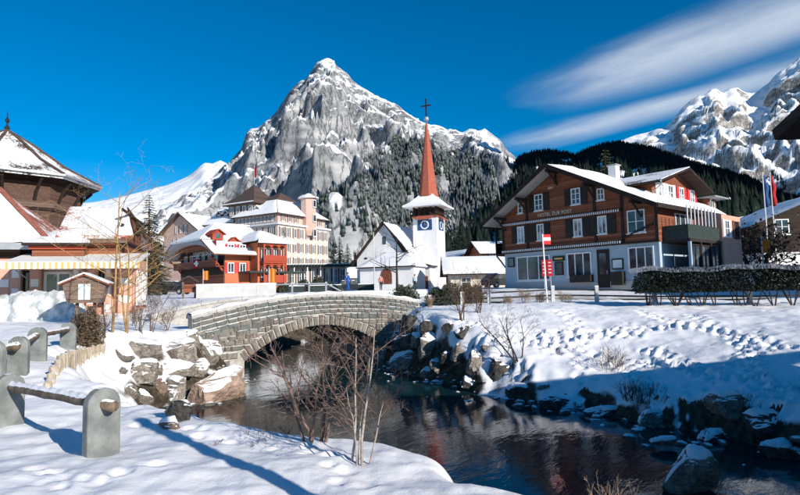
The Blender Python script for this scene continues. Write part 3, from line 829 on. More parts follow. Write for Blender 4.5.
def rubble():
    """small stones too many to pick apart, strewn along the waterline and the bank foot"""
    rnd = np.random.RandomState(8); bm = bmesh.new(); bmesh.ops.create_icosphere(bm, subdivisions=2, radius=1)
    base = np.array([v.co[:] for v in bm.verts]); fac = np.array([[v.index for v in f.verts] for f in bm.faces]); bm.free()
    V = []; F = []; k = 0
    for shore in (right_shore[:10], left_shore[:6]):
        for a, b in zip(shore, shore[1:]):
            a, b = np.array(a), np.array(b); d = b-a; l = np.linalg.norm(d); nrm = np.array([-d[1], d[0]])/l
            for _ in range(int(l*15)):
                t = rnd.rand(); off = rnd.randn()*.45; p = a+d*t+nrm*off; r = .035+.13*rnd.rand()**2.5
                z = max(gz(p[0], p[1]), -.06)
                v = base.copy()
                for _q in range(5):
                    n = rnd.randn(3); n /= np.linalg.norm(n); q = v@n-rnd.uniform(.5, .85); v = v-np.outer(np.clip(q, 0, None), n)
                v = v*np.array([r*rnd.uniform(.8, 1.5), r*rnd.uniform(.8, 1.4), r*rnd.uniform(.5, .9)])
                an = rnd.rand()*6.28; c, s_ = math.cos(an), math.sin(an); v[:, :2] = v[:, :2]@np.array([[c, -s_], [s_, c]])
                V.append(v+np.array([p[0], p[1], z+r*.2])); F.append(fac+k); k += len(base)
    tag(obj('shore_rubble', npmesh('shore_rubble', np.concatenate(V), np.concatenate(F)), 'rubble_stone'), 'small wet stones strewn along the river shore', 'rubble', kind='stuff')
snowy('rubble_stone', (.05, .048, .044), (.20, .18, .155), 4, .78, .9, 5, .7, .8, 15, .3, .03)
rubble()
# ================================================================== BUILDING MATERIALS
def boards(name, c1, c2, pitch=.17, axis=2, rough=.75):
    t = NT(name); g = t.tc()
    z = t.sep(g, axis); q = t.math('DIVIDE', z, pitch); fr = t.math('FRACT', q)
    gap = t.math('ADD', t.math('LESS_THAN', fr, .07), 0.0)
    cell = t.math('FLOOR', q)
    wn = t.n.new('ShaderNodeTexWhiteNoise'); wn.noise_dimensions = '1D'; t.link(cell, wn.inputs['W'])
    sc = (.5, .5, 6) if axis == 2 else (6, 6, .5)
    grain = t.noise(7, 5, .6, t.map(g, sc))
    v = t.math('ADD', t.math('MULTIPLY', wn.outputs[0], .45), t.math('MULTIPLY', grain, .7))
    c = t.ramp(v, [(.25, c1), (.8, c2)])
    t.col(t.mix(gap, c, tuple(x*.25 for x in c1))); t.rough(rough); t.set('Specular IOR Level', .2)
    t.nrm(t.bump(t.math('SUBTRACT', grain, t.math('MULTIPLY', gap, 2.0)), .35, .01))
def shingles(name, c1, c2, s=5.0):
    t = NT(name); g = t.tc()
    b = t.n.new('ShaderNodeTexBrick'); t.link(t.map(g, (s, s, s), (R(90), 0, 0)), b.inputs['Vector'])
    b.inputs['Color1'].default_value = tuple(c1)+(1,); b.inputs['Color2'].default_value = tuple(c2)+(1,); b.inputs['Mortar'].default_value = tuple(x*.3 for x in c1)+(1,)
    b.inputs['Scale'].default_value = 1; b.inputs['Mortar Size'].default_value = .03
    t.col(t.mix(t.math('MULTIPLY', t.noise(2, 5), .6), b.outputs[0], tuple(x*.5 for x in c1))); t.rough(.85)
    t.nrm(t.bump(b.outputs[1], .4, .02))
def plaster(name, c, dirt=.12):
    t = NT(name)
    n = t.noise(.8, 6, .6); n2 = t.noise(3, 5, .6, t.map(t.tc(), (1, 1, .25)))
    a = t.mix(t.step(n, .3, .75), c, tuple(x*(1-dirt) for x in c))
    t.col(t.mix(t.math('MULTIPLY', t.step(n2, .5, .8), .3), a, tuple(x*.7 for x in c))); t.rough(.9); t.set('Specular IOR Level', .15)
    t.nrm(t.bump(t.noise(25, 4), .25, .01))
def snowroof(name, c1, c2, cover):
    """tiles under a thin, patchy cover of snow"""
    t = NT(name); g = t.tc()
    b = t.n.new('ShaderNodeTexBrick'); t.link(t.map(g, (4, 4, 4)), b.inputs['Vector']); b.inputs['Scale'].default_value = 1; b.inputs['Mortar Size'].default_value = .05
    b.inputs['Color1'].default_value = tuple(c1)+(1,); b.inputs['Color2'].default_value = tuple(c2)+(1,); b.inputs['Mortar'].default_value = tuple(x*.35 for x in c1)+(1,)
    f = t.math('ADD', t.noise(.7, 4, .5), t.math('MULTIPLY', t.math('SUBTRACT', t.noise(9, 5, .7), .5), .9))
    t.col(t.mix(t.step(f, .72-cover, .86-cover), b.outputs[0], (.84, .84, .86))); t.rough(.85); t.set('Specular IOR Level', .15)
    t.nrm(t.bump(t.noise(6, 5, .65), .5, .05))
def make_building_mats():
    boards('timber', (.135, .042, .022), (.31, .115, .065))
    boards('timber_dark', (.018, .012, .010), (.05, .032, .024))
    boards('timber_grey', (.10, .065, .05), (.24, .165, .13), .16)
    boards('soffit', (.34, .33, .32), (.52, .50, .48), .22, 1)
    boards('red_wood', (.30, .045, .024), (.46, .085, .045), .2)
    shingles('shingle', (.10, .052, .036), (.19, .105, .078), 4.5)
    shingles('roof_tile_brown', (.085, .055, .045), (.16, .105, .085), 2.2)
    shingles('roof_tile_red', (.42, .13, .085), (.56, .20, .14), 3)
    shingles('spire_copper', (.50, .115, .065), (.60, .17, .10), 3)
    plaster('plaster_white', (.80, .79, .78)); plaster('plaster_shaded', (.40, .50, .58)); plaster('plaster_pale', (.61, .535, .465)); plaster('plaster_pink', (.58, .41, .345))
    plaster('plaster_orange', (.50, .165, .085)); plaster('plaster_salmon', (.66, .36, .27)); plaster('plaster_grey', (.45, .45, .45)); plaster('plaster_cream', (.66, .58, .48))
    plain('beam_dark', (.025, .018, .015), .7, .3, 5); plain('shutter_dark', (.022, .018, .014), .6, .3, 5); plain('shutter_red', (.52, .03, .04), .6, .2, 5); plain('shutter_brown', (.17, .085, .06), .6, .2, 5)
    plain('white_paint', (.80, .80, .80), .5, .06, 4); plain('grey_metal', (.42, .43, .44), .45, .1, 4, metal=.4); plain('black_metal', (.02, .02, .022), .5, .2, 6)
    plain('gold', (.75, .50, .15), .35, .1, 4, metal=.8); plain('clock_blue', (.02, .07, .20), .5, .1, 4); plain('door_wood', (.16, .055, .03), .6, .25, 5)
    plain('red_sign', (.62, .02, .025), .5, .08, 3); plain('orange_sign', (.62, .19, .02), .5, .08, 3); plain('flag_red', (.36, .014, .022), .8, .12, 3); plain('flag_blue', (.02, .075, .22), .8, .12, 3)
    plain('yellow_cloth', (.62, .42, .17), .8, .1, 3); plain('white_cloth', (.80, .78, .74), .8, .08, 3); plain('paper', (.62, .68, .70), .7, .08, 6)
    plain('spire_dark', (.035, .03, .03), .7, .3, 3); plain('terrace_green', (.03, .045, .04), .6, .3, 5); plain('car_dark', (.015, .017, .022), .25, .1, 3, spec=.5); plain('tyre', (.015, .015, .015), .9, .1, 8)
    plain('letter', (.70, .62, .48), .6, .05, 5)
    t = NT('glass'); t.col(t.mix(t.step(t.noise(.9, 3), .35, .65), (.02, .03, .04), (.09, .115, .13))); t.rough(.06); t.set('Specular IOR Level', .8)
    t = NT('curtain_glass'); t.col(t.mix(t.step(t.noise(1.6, 4), .4, .62), (.05, .07, .085), (.48, .52, .56))); t.rough(.08); t.set('Specular IOR Level', .7)
    snowroof('roof_snowy_red', (.42, .14, .09), (.54, .20, .15), .28); snowroof('roof_snowy_brown', (.09, .07, .06), (.17, .13, .11), .36); snowroof('roof_snowy_grey', (.16, .16, .16), (.26, .25, .25), .42)
    t = NT('frost_cover'); c = t.mix(t.step(t.noise(2.2, 5, .6), .4, .62), (.42, .45, .45), (.82, .83, .84)); t.col(c); t.rough(.8); t.nrm(t.bump(t.noise(5, 6, .65), .8, .06))
make_building_mats()

def T_(face, c):
    return (lambda u, n, z: (u, c-n, z)) if face == 'front' else (lambda u, n, z: (c+n, u, z))
def tbox(m, T, u0, u1, n0, n1, z0, z1):
    vs = [T(u, n, z) for z in (z0, z1) for n in (n0, n1) for u in (u0, u1)]
    return m.add(vs, [(0,2,3,1),(4,5,7,6),(0,1,5,4),(2,6,7,3),(1,3,7,5),(0,4,6,2)])
def window(root, face, c, u0, u1, z0, z1, mull=(1, 1), fr=.07, frame='white_paint', glass='glass', sill=True, shut=None, smat='shutter_dark', name='window'):
    T = T_(face, c); m = MB(); w_ = u1-u0; h = z1-z0
    tbox(m, T, u0, u0+fr, .0, .07, z0, z1); tbox(m, T, u1-fr, u1, .0, .07, z0, z1)
    tbox(m, T, u0+fr, u1-fr, .0, .07, z0, z0+fr); tbox(m, T, u0+fr, u1-fr, .0, .07, z1-fr, z1)
    for i in range(mull[0]):
        x = u0+w_*(i+1)/(mull[0]+1); tbox(m, T, x-fr*.4, x+fr*.4, .0, .06, z0+fr, z1-fr)
    for i in range(mull[1]):
        z = z0+h*(i+1)/(mull[1]+1); tbox(m, T, u0+fr, u1-fr, .0, .055, z-fr*.25, z+fr*.25)
    o = m.build(name, frame, root)
    tbox(MB(), T, u0+fr*.6, u1-fr*.6, .004, .022, z0+fr*.6, z1-fr*.6).build('pane', glass, o)
    if sill: tbox(MB(), T, u0-.05, u1+.05, .0, .14, z0-.07, z0-.003).build('sill', frame, o)
    if shut:
        for s in (0, 1):
            a = u0-shut-.03 if s == 0 else u1+.03
            tbox(MB(), T, a, a+shut, .02, .06, z0-.03, z1+.03).build('shutter', smat, root)
    return o
def panel(root, name, mat, face, c, u0, u1, n0, n1, z0, z1):
    return tbox(MB(), T_(face, c), u0, u1, n0, n1, z0, z1).build(name, mat, root)
def slab(root, name, mat, pts, th):
    """roof sheet through pts (outer edge order, top side up), thickness downwards"""
    pts = [Vector(p) for p in pts]; n = (pts[1]-pts[0]).cross(pts[2]-pts[0]).normalized()
    if n.z < 0: n = -n; pts = pts[::-1]
    return MB().prism([p-n*th for p in pts], n*th).build(name, mat, root)
def snowsheet(root, pts, th=.18, inset=.04, name='roof_snow', mat='snow_piece', seed=1, gap=.004):
    """snow lying on a roof sheet (4 points): thick, soft, with an uneven rounded rim"""
    a, b, c, d = [Vector(p) for p in pts]
    n = (b-a).cross(d-a).normalized()
    if n.z < 0: n = -n
    nu = max(6, int(max((b-a).length, (c-d).length)/.55)); nv = max(4, int((d-a).length/.7)); nu = min(nu, 26); nv = min(nv, 16)
    m = MB(); rnd = random.Random(seed)
    for j in range(nv+1):
        for i in range(nu+1):
            u = i/nu; v = j/nv
            uu = inset/6+u*(1-inset/3); vv = inset/6+v*(1-inset/3)
            p = (a*(1-uu)+b*uu)*(1-vv)+(d*(1-uu)+c*uu)*vv
            e = min(u, 1-u, v, 1-v); rim = i in (0, nu) or j in (0, nv)
            h = gap if rim else th*(.82+.36*rnd.random())*(.72 if (i in (1, nu-1) or j in (1, nv-1)) else 1)
            q = p+n*h
            if rim: q += Vector((rnd.uniform(-.03, .03), rnd.uniform(-.03, .03), 0))
            m.v.append(tuple(q))
    for j in range(nv):
        for i in range(nu):
            k = j*(nu+1)+i; m.f.append((k, k+1, k+nu+2, k+nu+1))
    if (Vector(m.v[1])-Vector(m.v[0])).cross(Vector(m.v[nu+1])-Vector(m.v[0])).dot(n) < 0: m.f = [f[::-1] for f in m.f]
    # close the underside along the rim so the sheet has depth
    return m.build(name, mat, root, True)
def text(root, s, face, c, u, z, size, mat='letter', name='lettering', align='CENTER', n=.03):
    cu = bpy.data.curves.new(name, 'FONT'); cu.body = s; cu.size = size; cu.extrude = .015; cu.align_x = align; cu.align_y = 'CENTER'
    tmp = bpy.data.objects.new('tmp', cu); COL.objects.link(tmp)
    dg = bpy.context.evaluated_depsgraph_get(); me = bpy.data.meshes.new_from_object(tmp.evaluated_get(dg)); bpy.data.objects.remove(tmp)
    o = obj(name, me, mat, root); o.location = T_(face, c)(u, n, z); o.rotation_euler = (R(90), 0, 0 if face == 'front' else R(90))
    return o

# ================================================================== TIMBER HOTEL ON THE RIGHT
def build_hotel():
    F = Frame(at(506, 288, 44), 50); f = F.front
    root = thing('timber_hotel', 'brown timber chalet hotel with gable lettering above a pale shopfront', 'hotel', F.o, F.rz)
    W = 12.2; DEP = 8.6; G = 2.66; S1 = 4.86; BZ = -.9
    ax, az = 5.12, 8.72; lx, lz = -1.16, 5.0; rx, rz = 12.9, 4.86; OV = 1.5
    ka, kb = (az-lz)/(ax-lx), (az-rz)/(rx-ax)
    roofz = lambda x: az-(ax-x)*ka if x < ax else az-(x-ax)*kb
    MB().box(0, W, 0, DEP, BZ, G).build('ground_floor', 'plaster_shaded', root)  # plaster colour darkened and blued to carry the shade on this front
    pr = [(-.12, -.1, G), (W+.05, -.1, G), (W+.05, -.1, roofz(W)-.28), (ax, -.1, az-.28), (-.12, -.1, roofz(0)-.28)]
    MB().prism(pr, (0, DEP, 0)).build('timber_wall', 'timber', root)
    # roof sheets with visible boarded soffit, and snow
    L1 = [(lx, -OV, lz), (ax, -OV, az), (ax, DEP+1, az), (lx, DEP+1, lz)]
    L2 = [(ax, -OV, az), (rx, -OV, rz), (rx, DEP+1, rz), (ax, DEP+1, az)]
    slab(root, 'roof', 'soffit', L1, .14); slab(root, 'roof', 'soffit', L2, .14)
    snowsheet(root, L1, .3, seed=2); snowsheet(root, L2, .3, seed=3)
    for p, q in (((lx, lz), (ax, az)), ((ax, az), (rx, rz))):          # barge boards
        MB().hexa([(p[0], -OV-.05, p[1]-.3), (q[0], -OV-.05, q[1]-.3), (q[0], -OV-.005, q[1]-.3), (p[0], -OV-.005, p[1]-.3)],
                  [(p[0], -OV-.05, p[1]+.03), (q[0], -OV-.05, q[1]+.03), (q[0], -OV-.005, q[1]+.03), (p[0], -OV-.005, p[1]+.03)]).build('barge_board', 'timber_dark', root)
    MB().box(lx-.06, lx-.01, -OV, DEP+1, lz-.24, lz+.03).build('gutter', 'beam_dark', root); MB().box(rx+.01, rx+.07, -OV, DEP+1, rz-.24, rz+.03).build('gutter', 'beam_dark', root)
    for x in (.25, 2.35, ax, 8.0, 11.2):                             # purlin ends with braces under the roof
        z = roofz(x)-.36
        MB().box(x-.1, x+.1, -OV+.1, -.1, z-.2, z).build('purlin', 'beam_dark', root)
        MB().tube([(x, -.14, z-1.0), (x, -.75, z-.45), (x, -1.15, z-.2)], .075, 6).build('brace', 'beam_dark', root)
    for x in (0.0, 2.35, 8.0, 9.95, W-.02):                          # posts on the gable wall
        z1 = roofz(x)-.4 if x not in (9.95,) else roofz(x)-.45
        MB().box(x-.09, x+.09, -.17, -.103, G+.05, z1).build('post', 'beam_dark', root)
    MB().box(5.0-.07, 5.0+.07, -.17, -.103, az-1.3, az-.4).build('post', 'beam_dark', root)
    for z, x1, dz in ((G+.12, 10.0, .1), (S1, 10.0, .1)):            # string boards with dentils
        MB().box(-.14, x1, -.30, -.105, z, z+.13).build('string_board', 'timber_dark', root)
        m = MB(); x = .0
        while x < x1-.1: m.box(x, x+.075, -.345, -.305, z-.05, z+.11); x += .16
        m.build('dentil_row', 'white_paint', root)
    MB().box(-.15, W+.1, -.2, -.105, G-.02, G+.1).build('floor_beam', 'timber_dark', root)
    def win(px0, py0, px1, py1, mull=(1, 1), sh=.5, glass='glass', **k):
        a, z1 = f(px0, py0, -.1); b, z0 = f(px1, py1, -.1)
        return window(root, 'front', -.105, a, b, z0, z1, mull, .075, glass=glass, shut=sh, **k)
    win(534.5, 195, 543.5, 210, (1, 2)); win(571, 189, 581, 203.8, (1, 2)); win(518, 203.5, 523, 213, (0, 1), None); win(597, 189, 605, 199.5, (1, 1), None)
    win(517.5, 227, 525, 242.5, (1, 0), .5, 'curtain_glass'); win(537, 224.5, 544.5, 240, (1, 0), .5, 'curtain_glass')
    win(573.5, 219.5, 583, 236, (1, 0), .62, 'curtain_glass'); win(597.5, 216.5, 607.5, 233.5, (1, 0), .62, 'curtain_glass')
    win(627, 211, 646, 232, (1, 1), None)
    for x in (2.25, 7.75):
        pass
    text(root, 'HOTEL ZUR POST', 'front', -.1, 4.8, 5.30, .36); text(root, '1897', 'front', -.1, 4.55, 7.2, .26)
    MB().tube([(9.95, -.2, G+.35), (10.9, -.2, G+.75), (W-.1, -.2, G+1.15)], .07, 6).build('brace', 'beam_dark', root)
    # pale ground floor: shop windows, door, boards
    def sw(px0, py0, px1, py1, mull=(2, 0), **k):
        a, z1 = f(px0, py0); b, z0 = f(px1, py1)
        return window(root, 'front', 0, a, b, z0, z1, mull, .09, 'white_paint', 'glass', name='shop_window', **k)
    sw(517, 257, 551, 280, (2, 0)); sw(567, 253.5, 592.5, 276, (2, 0)); sw(628, 247.5, 655, 269, (2, 0))
    a, z1 = f(597, 250); b, z0 = f(611, 287.5)
    d = panel(root, 'door', 'beam_dark', 'front', 0, a, b, 0, .08, z0, z1)
    panel(d, 'door_pane', 'glass', 'front', 0, a+.2, b-.2, .082, .1, z0+.9, z1-.25); panel(d, 'handle', 'grey_metal', 'front', 0, b-.16, b-.12, .082, .15, z0+.9, z0+1.15)
    for (p0, q0, p1, q1, mt, nm) in ((508, 258, 515, 267, 'beam_dark', 'notice_board'), (553, 256.5, 565, 260.5, 'beam_dark', 'sign_board'), (555, 262, 564, 275, 'shutter_dark', 'menu_board'), (612, 259, 624, 269, 'beam_dark', 'show_case'), (573, 275.5, 594, 282, 'shutter_dark', 'planter'), (614, 272, 626, 285, 'shutter_dark', 'planter')):
        u0, zz1 = f(p0, q0); u1, zz0 = f(p1, q1)
        o = panel(root, nm, mt, 'front', 0, u0, u1, 0, .07 if 'planter' not in nm else .45, zz0, zz1)
        if nm in ('notice_board', 'show_case', 'menu_board'): panel(o, 'notice', 'paper' if nm == 'show_case' else 'glass', 'front', 0, u0+.08, u1-.08, .072, .085, zz0+.08, zz1-.08)
        if nm == 'sign_board': panel(o, 'sign_line', 'gold', 'front', 0, u0+.15, u1-.15, .072, .08, zz0+.1, zz1-.12)
    MB().box(-.04, W+.04, -.06, -.003, BZ, .28).build('plinth', 'plaster_grey', root)
    # right side: glazed balcony above a dark glazed veranda
    MB().box(W+.0, W+1.7, .4, 5.2, G-.1, G+.08).build('balcony_floor', 'beam_dark', root)
    panel(root, 'balcony_front', 'terrace_green', 'side', W+1.62, .4, 5.1, -.06, .0, G+.08, G+.95)
    panel(root, 'balcony_end', 'terrace_green', 'front', .4, W+.06, W+1.6, -.06, .0, G+.08, G+.95)
    y = .5
    while y < 4.9:
        MB().box(W+1.55, W+1.61, y-.035, y+.035, G+.97, roofz(W)-.42).build('balcony_post', 'white_paint', root); y += .52
    window(root, 'side', W+.06, 2.2, 4.4, G+.35, 4.6, (2, 0), .08); 
    MB().box(W+.05, W+1.75, 5.25, 8.5, -.9, 4.55).build('bay_wall', 'plaster_salmon', root)
    window(root, 'side', W+1.75, 5.6, 6.4, G+.4, 4.2, (1, 1), .08, shut=.25, smat='white_paint'); window(root, 'side', W+1.75, 7.3, 8.0, G+.4, 4.2, (1, 1), .08, 'beam_dark', shut=.25, smat='shutter_brown')
    for i in range(4):
        yy = .5+i*1.5; MB().box(W+1.55, W+1.7, yy-.08, yy+.08, BZ, G-.1).build('veranda_post', 'plaster_shaded' if i == 0 else 'beam_dark', root)
    for i in range(3):
        yy = .58+i*1.5; window(root, 'side', W+1.58, yy+.02, yy+1.34, -.2, G-.25, (1, 1), .07, 'beam_dark', sill=False, name='veranda_window')
    panel(root, 'veranda_base', 'terrace_green', 'side', W+1.62, .42, 5.2, -.06, .0, BZ, -.22)
    # gabled dormer on the right-hand roof slope, its windows to the sun
    DX = 11.6; y0, y1 = .7, 7.2; dz = 5.45; zr_ = 7.75; ym = (y0+y1)/2+.2
    pr = [(DX, y0, dz-.3), (DX, y1, dz-.3), (DX, y1, 6.75), (DX, ym, zr_-.12), (DX, y0, 6.75)]
    MB().prism(pr, (-5.5, 0, 0)).build('dormer_wall', 'timber', root)
    D1 = [(DX+1.0, y0-.75, 6.5), (DX+1.0, ym, zr_+.05), (6.3, ym, zr_+.05), (6.3, y0-.75, 6.5)]
    D2 = [(DX+1.0, ym, zr_+.05), (DX+1.0, y1+.75, 6.5), (6.3, y1+.75, 6.5), (6.3, ym, zr_+.05)]
    slab(root, 'dormer_roof', 'timber_dark', D1, .14); slab(root, 'dormer_roof', 'timber_dark', D2, .14)
    slab(root, 'dormer_tiles', 'roof_snowy_grey', [tuple(Vector(p)+Vector((0, 0, .05))) for p in D1], .045); snowsheet(root, [tuple(Vector(p)+Vector((0, 0, .05))) for p in D2], .12, seed=5)
    for yy, col_ in ((1.9, 'white_paint'), (3.25, 'white_paint'), (4.9, 'shutter_red'), (6.6, 'shutter_red')):
        window(root, 'side', DX, yy-.38, yy+.38, dz+.15, dz+1.2, (1, 1), .08, shut=.33, smat=col_, glass='curtain_glass')
    MB().tube([(DX+.95, y0-.78, 6.45), (DX+.9, y0-.5, 6.3), (DX+.12, y0-.1, 5.9), (DX+.12, y0-.08, 5.1)], .045, 8).build('downpipe', 'grey_metal', root, True)
    # lower flat dormer behind it
    MB().box(9.5, 12.0, 8.3, 9.8, 5.0, 6.15).build('rear_dormer', 'timber', root); MB().box(9.2, 12.7, 7.9, 10.3, 6.16, 6.26).build('rear_dormer_roof', 'grey_metal', root)
    snowsheet(root, [(9.2, 7.9, 6.26), (12.7, 7.9, 6.26), (12.7, 10.3, 6.26), (9.2, 10.3, 6.26)], .1, seed=8)
    window(root, 'side', 12.0, 8.6, 9.4, 5.2, 6.0, (1, 0), .08)
    MB().tube([(12.65, 8.0, 6.2), (12.3, 8.05, 6.0), (12.2, 8.15, 5.2)], .045, 8).build('downpipe', 'grey_metal', root, True)
    MB().box(6.6, 7.2, 4.4, 5.0, roofz(7)-.5, 9.0).build('chimney', 'plaster_white', root)
    MB().box(6.52, 7.28, 4.32, 5.08, 9.0, 9.1).build('chimney_cap', 'grey_metal', root)
    # open timber gallery at the left corner
    MB().box(-1.05, -.14, .2, 4.0, G-.1, G+.05).build('gallery_floor', 'timber_dark', root); MB().box(-1.05, -.95, .15, .28, G+.06, lz-.2).build('gallery_post', 'beam_dark', root)
    MB().box(-1.04, -.98, .3, 4.0, G+.06, G+.95).build('gallery_rail', 'timber_dark', root); MB().tube([(-.14, .2, 1.6), (-.55, .2, 2.1), (-.98, .2, G-.12)], .06, 6).build('brace', 'beam_dark', root)
    return root, F
HOTEL, HF = build_hotel()

# ================================================================== CHURCH
def build_church():
    T0 = at(414.3, 287, 78); F = Frame(T0, 22, CZ+.3)
    f = F.front; s = F.side
    root = thing('church', 'white church with gabled nave and pointed red spire with a cross', 'church', F.o, F.rz)
    W = f(437.6, 250)[0]; zt = f(425, 217.5)[1]; c = W/2
    MB().box(0, W, 0, W, -.6, zt).build('tower', 'plaster_white', root)
    # belfry: open timber stage, skirt, then spire
    b0, b1 = zt, f(425, 206)[1]
    MB().box(-.12, W+.12, -.12, W+.12, b0-.02, b0+.22).build('belfry_floor', 'timber', root)
    for i in range(5):
        for j in range(5):
            if i in (0, 4) or j in (0, 4):
                x, y = .15+(W-.3)*i/4, .15+(W-.3)*j/4; MB().box(x-.12, x+.12, y-.12, y+.12, b0+.22, b1).build('belfry_post', 'timber_dark', root)
    MB().box(.9, W-.9, .9, W-.9, b0+.2, b1).build('bell_chamber', 'spire_dark', root)
    k8 = math.pi/4; rt2 = math.sqrt(2)
    e0 = W/2+1.15; zA = f(425, 199.5)[1]; zB = f(427, 193)[1]; zTip = f(425.5, 118)[1]
    MB().lathe([(e0*rt2*.98, b1-.1), (e0*rt2, b1+.08), (e0*rt2*.72, b1+.62), (e0*rt2*.47, zB-.45), (1.4, zB)], (c, c, 0), 4, k8).build('skirt_roof', 'snow_piece', root)
    MB().lathe([(1.5, zB-.25), (1.25, zB+.9), (.10, zTip), (.05, zTip+.2)], (c, c, 0), 8, math.pi/8).build('spire', 'spire_copper', root)
    zb = f(425, 115)[1]; MB().lathe([(.05, zb-.35), (.3, zb-.22), (.38, zb), (.3, zb+.22), (.05, zb+.35)], (c, c, 0), 12).build('finial_ball', 'grey_metal', root, True)
    zc_ = f(425, 94)[1]; zm = f(425, 101.5)[1]
    m = MB().box(c-.09, c+.09, c-.09, c+.09, zb+.3, zc_); m.box(c-.75, c+.75, c-.09, c+.09, zm-.09, zm+.09)
    m.build('cross', 'black_metal', root)
    for face, cc in (('front', 0), ('side', W)):                     # clock faces under small red canopies
        T = T_(face, cc); z0, z1 = zt-1.75, zt-.28
        tbox(MB(), T, c-1.05, c+1.05, .0, .06, z0, z1).build('clock_panel', 'clock_blue', root)
        zz = (z0+z1)/2
        m = MB()
        for q in range(24):
            t0, t1 = 2*math.pi*q/24, 2*math.pi*(q+1)/24
            p = [(c+r_*math.sin(t), .062, zz+r_*math.cos(t)) for t, r_ in ((t0, .46), (t1, .46), (t1, .62), (t0, .62))]
            m.add([T(*x) for x in p]+[T(x[0], .085, x[2]) for x in p], [(0,1,2,3),(7,6,5,4),(0,4,5,1),(1,5,6,2),(2,6,7,3),(3,7,4,0)])
        cl = m.build('clock_ring', 'white_paint', root)
        tbox(MB(), T, c-.03, c+.03, .064, .1, zz, zz+.45).build('clock_hand', 'gold', cl); tbox(MB(), T, c, c+.3, .064, .1, zz-.03, zz+.03).build('clock_hand', 'gold', cl)
        u0, u1 = c-1.2, c+1.2
        m = MB(); m.add([T(u0, 0, zt+.28), T(u1, 0, zt+.28), T(u1, .75, zt-.2), T(u0, .75, zt-.2), T(u0, 0, zt+.16), T(u1, 0, zt+.16), T(u1, .75, zt-.3), T(u0, .75, zt-.3)], [(0,1,2,3),(7,6,5,4),(0,4,5,1),(1,5,6,2),(2,6,7,3),(3,7,4,0)])
        m.build('clock_canopy', 'spire_copper', root)
    # nave in front-left of the tower, porch apse in front of it
    C_ = -3.2                                                       # front plane of the nave, nearer than the tower
    xl = f(357, 262, C_)[0]; xa, za = f(384, 222, C_); xr = min(2*xa-xl, -.05); ez = f(357, 258, C_)[1]
    pr = [(xl, C_, -1), (xr, C_, -1), (xr, C_, ez), (xa, C_, za-.2), (xl, C_, ez)]
    MB().prism(pr, (0, 13, 0)).build('nave_wall', 'plaster_white', root)
    k = (za-ez)/(xa-xl)
    for sgn, xe in ((-1, xl-.7), (1, xr+1.6)):
        zlow = ez-.7*k if sgn < 0 else ez-.75
        prof = [(xa, za+.05), (-.15, za-(-.15-xa)*k+.05), (xe, zlow)] if sgn > 0 else [(xa, za+.05), (xe, zlow)]
        for q, (p0, p1) in enumerate(zip(prof, prof[1:])):
            yb = C_+13.2 if sgn < 0 or q == 0 else -.15
            P4 = [(p0[0], C_-.6, p0[1]), (p1[0], C_-.6, p1[1]), (p1[0], yb, p1[1]), (p0[0], yb, p0[1])]
            slab(root, 'nave_roof', 'timber_dark', P4, .2); snowsheet(root, P4, .2, seed=20+q+sgn)
    for xx, zz0, zz1 in ((xa, 6.2, 7.2), (xa, 3.9, 5.0)): window(root, 'front', C_, xx-.22, xx+.22, zz0, zz1, (0, 0), .06, 'timber_dark', sill=False)
    # apse porch
    C2 = C_-4.2; pz = f(385, 266, C2)[1]; a0 = f(360, 275, C2)[0]; a1 = f(414, 275, C2)[0]
    MB().box(a0, a1, C2, C_-.01, -1, pz).build('porch_wall', 'plaster_white', root)
    tz = f(385, 253, C_)[1]
    P4 = [(a0-.4, C2-.5, pz-.1), (a1+.4, C2-.5, pz-.1), (a1-1.6, C_-.02, tz), (a0+1.6, C_-.02, tz)]
    slab(root, 'porch_roof', 'timber_dark', P4, .15); snowsheet(root, P4, .18, seed=31)
    for p4 in ([(a0-.4, C2-.5, pz-.1), (a0+1.6, C_-.02, tz), (a0-.4, C_-.02, pz-.1)], [(a1+.4, C2-.5, pz-.1), (a1-1.6, C_-.02, tz), (a1+.4, C_-.02, pz-.1)]):
        slab(root, 'porch_roof', 'snow_piece', p4, .15)
    u = f(386.5, 275, C2)[0]; z0 = f(386.5, 284, C2)[1]; hh = f(386.5, 268.5, C2)[1]-z0
    arc = [(u-.75, z0), (u+.75, z0), (u+.75, z0+hh-.75)] + [(u+.75*math.cos(math.pi*i/8), z0+hh-.75+.75*math.sin(math.pi*i/8)) for i in range(1, 8)] + [(u-.75, z0+hh-.75)]
    d = MB().prism([(x, C2-.06, z) for x, z in arc], (0, .055, 0)).build('door', 'door_wood', root); MB().box(u+.45, u+.5, C2-.12, C2-.062, z0+1.0, z0+1.2).build('handle', 'gold', d)
    # side lean-to by the tower foot
    q0, q1 = f(416, 262, -1.8)[0], f(430, 270, -1.8)[0]; z2 = f(420, 259, -1.8)[1]
    MB().box(q0, q1, -1.8, -.01, -1, z2-.9).build('sacristy_wall', 'plaster_white', root)
    P4 = [(q0-.4, -2.2, z2-.1), (q1+.5, -2.2, z2-.95), (q1+.5, -.02, z2-.95), (q0-.4, -.02, z2-.1)]
    slab(root, 'sacristy_roof', 'timber_dark', P4, .15); snowsheet(root, P4, .15, seed=37)
    panel(root, 'sacristy_door', 'door_wood', 'front', -1.8, q1-1.2, q1-.3, 0, .07, -.3, 1.7)
    return root
build_church()

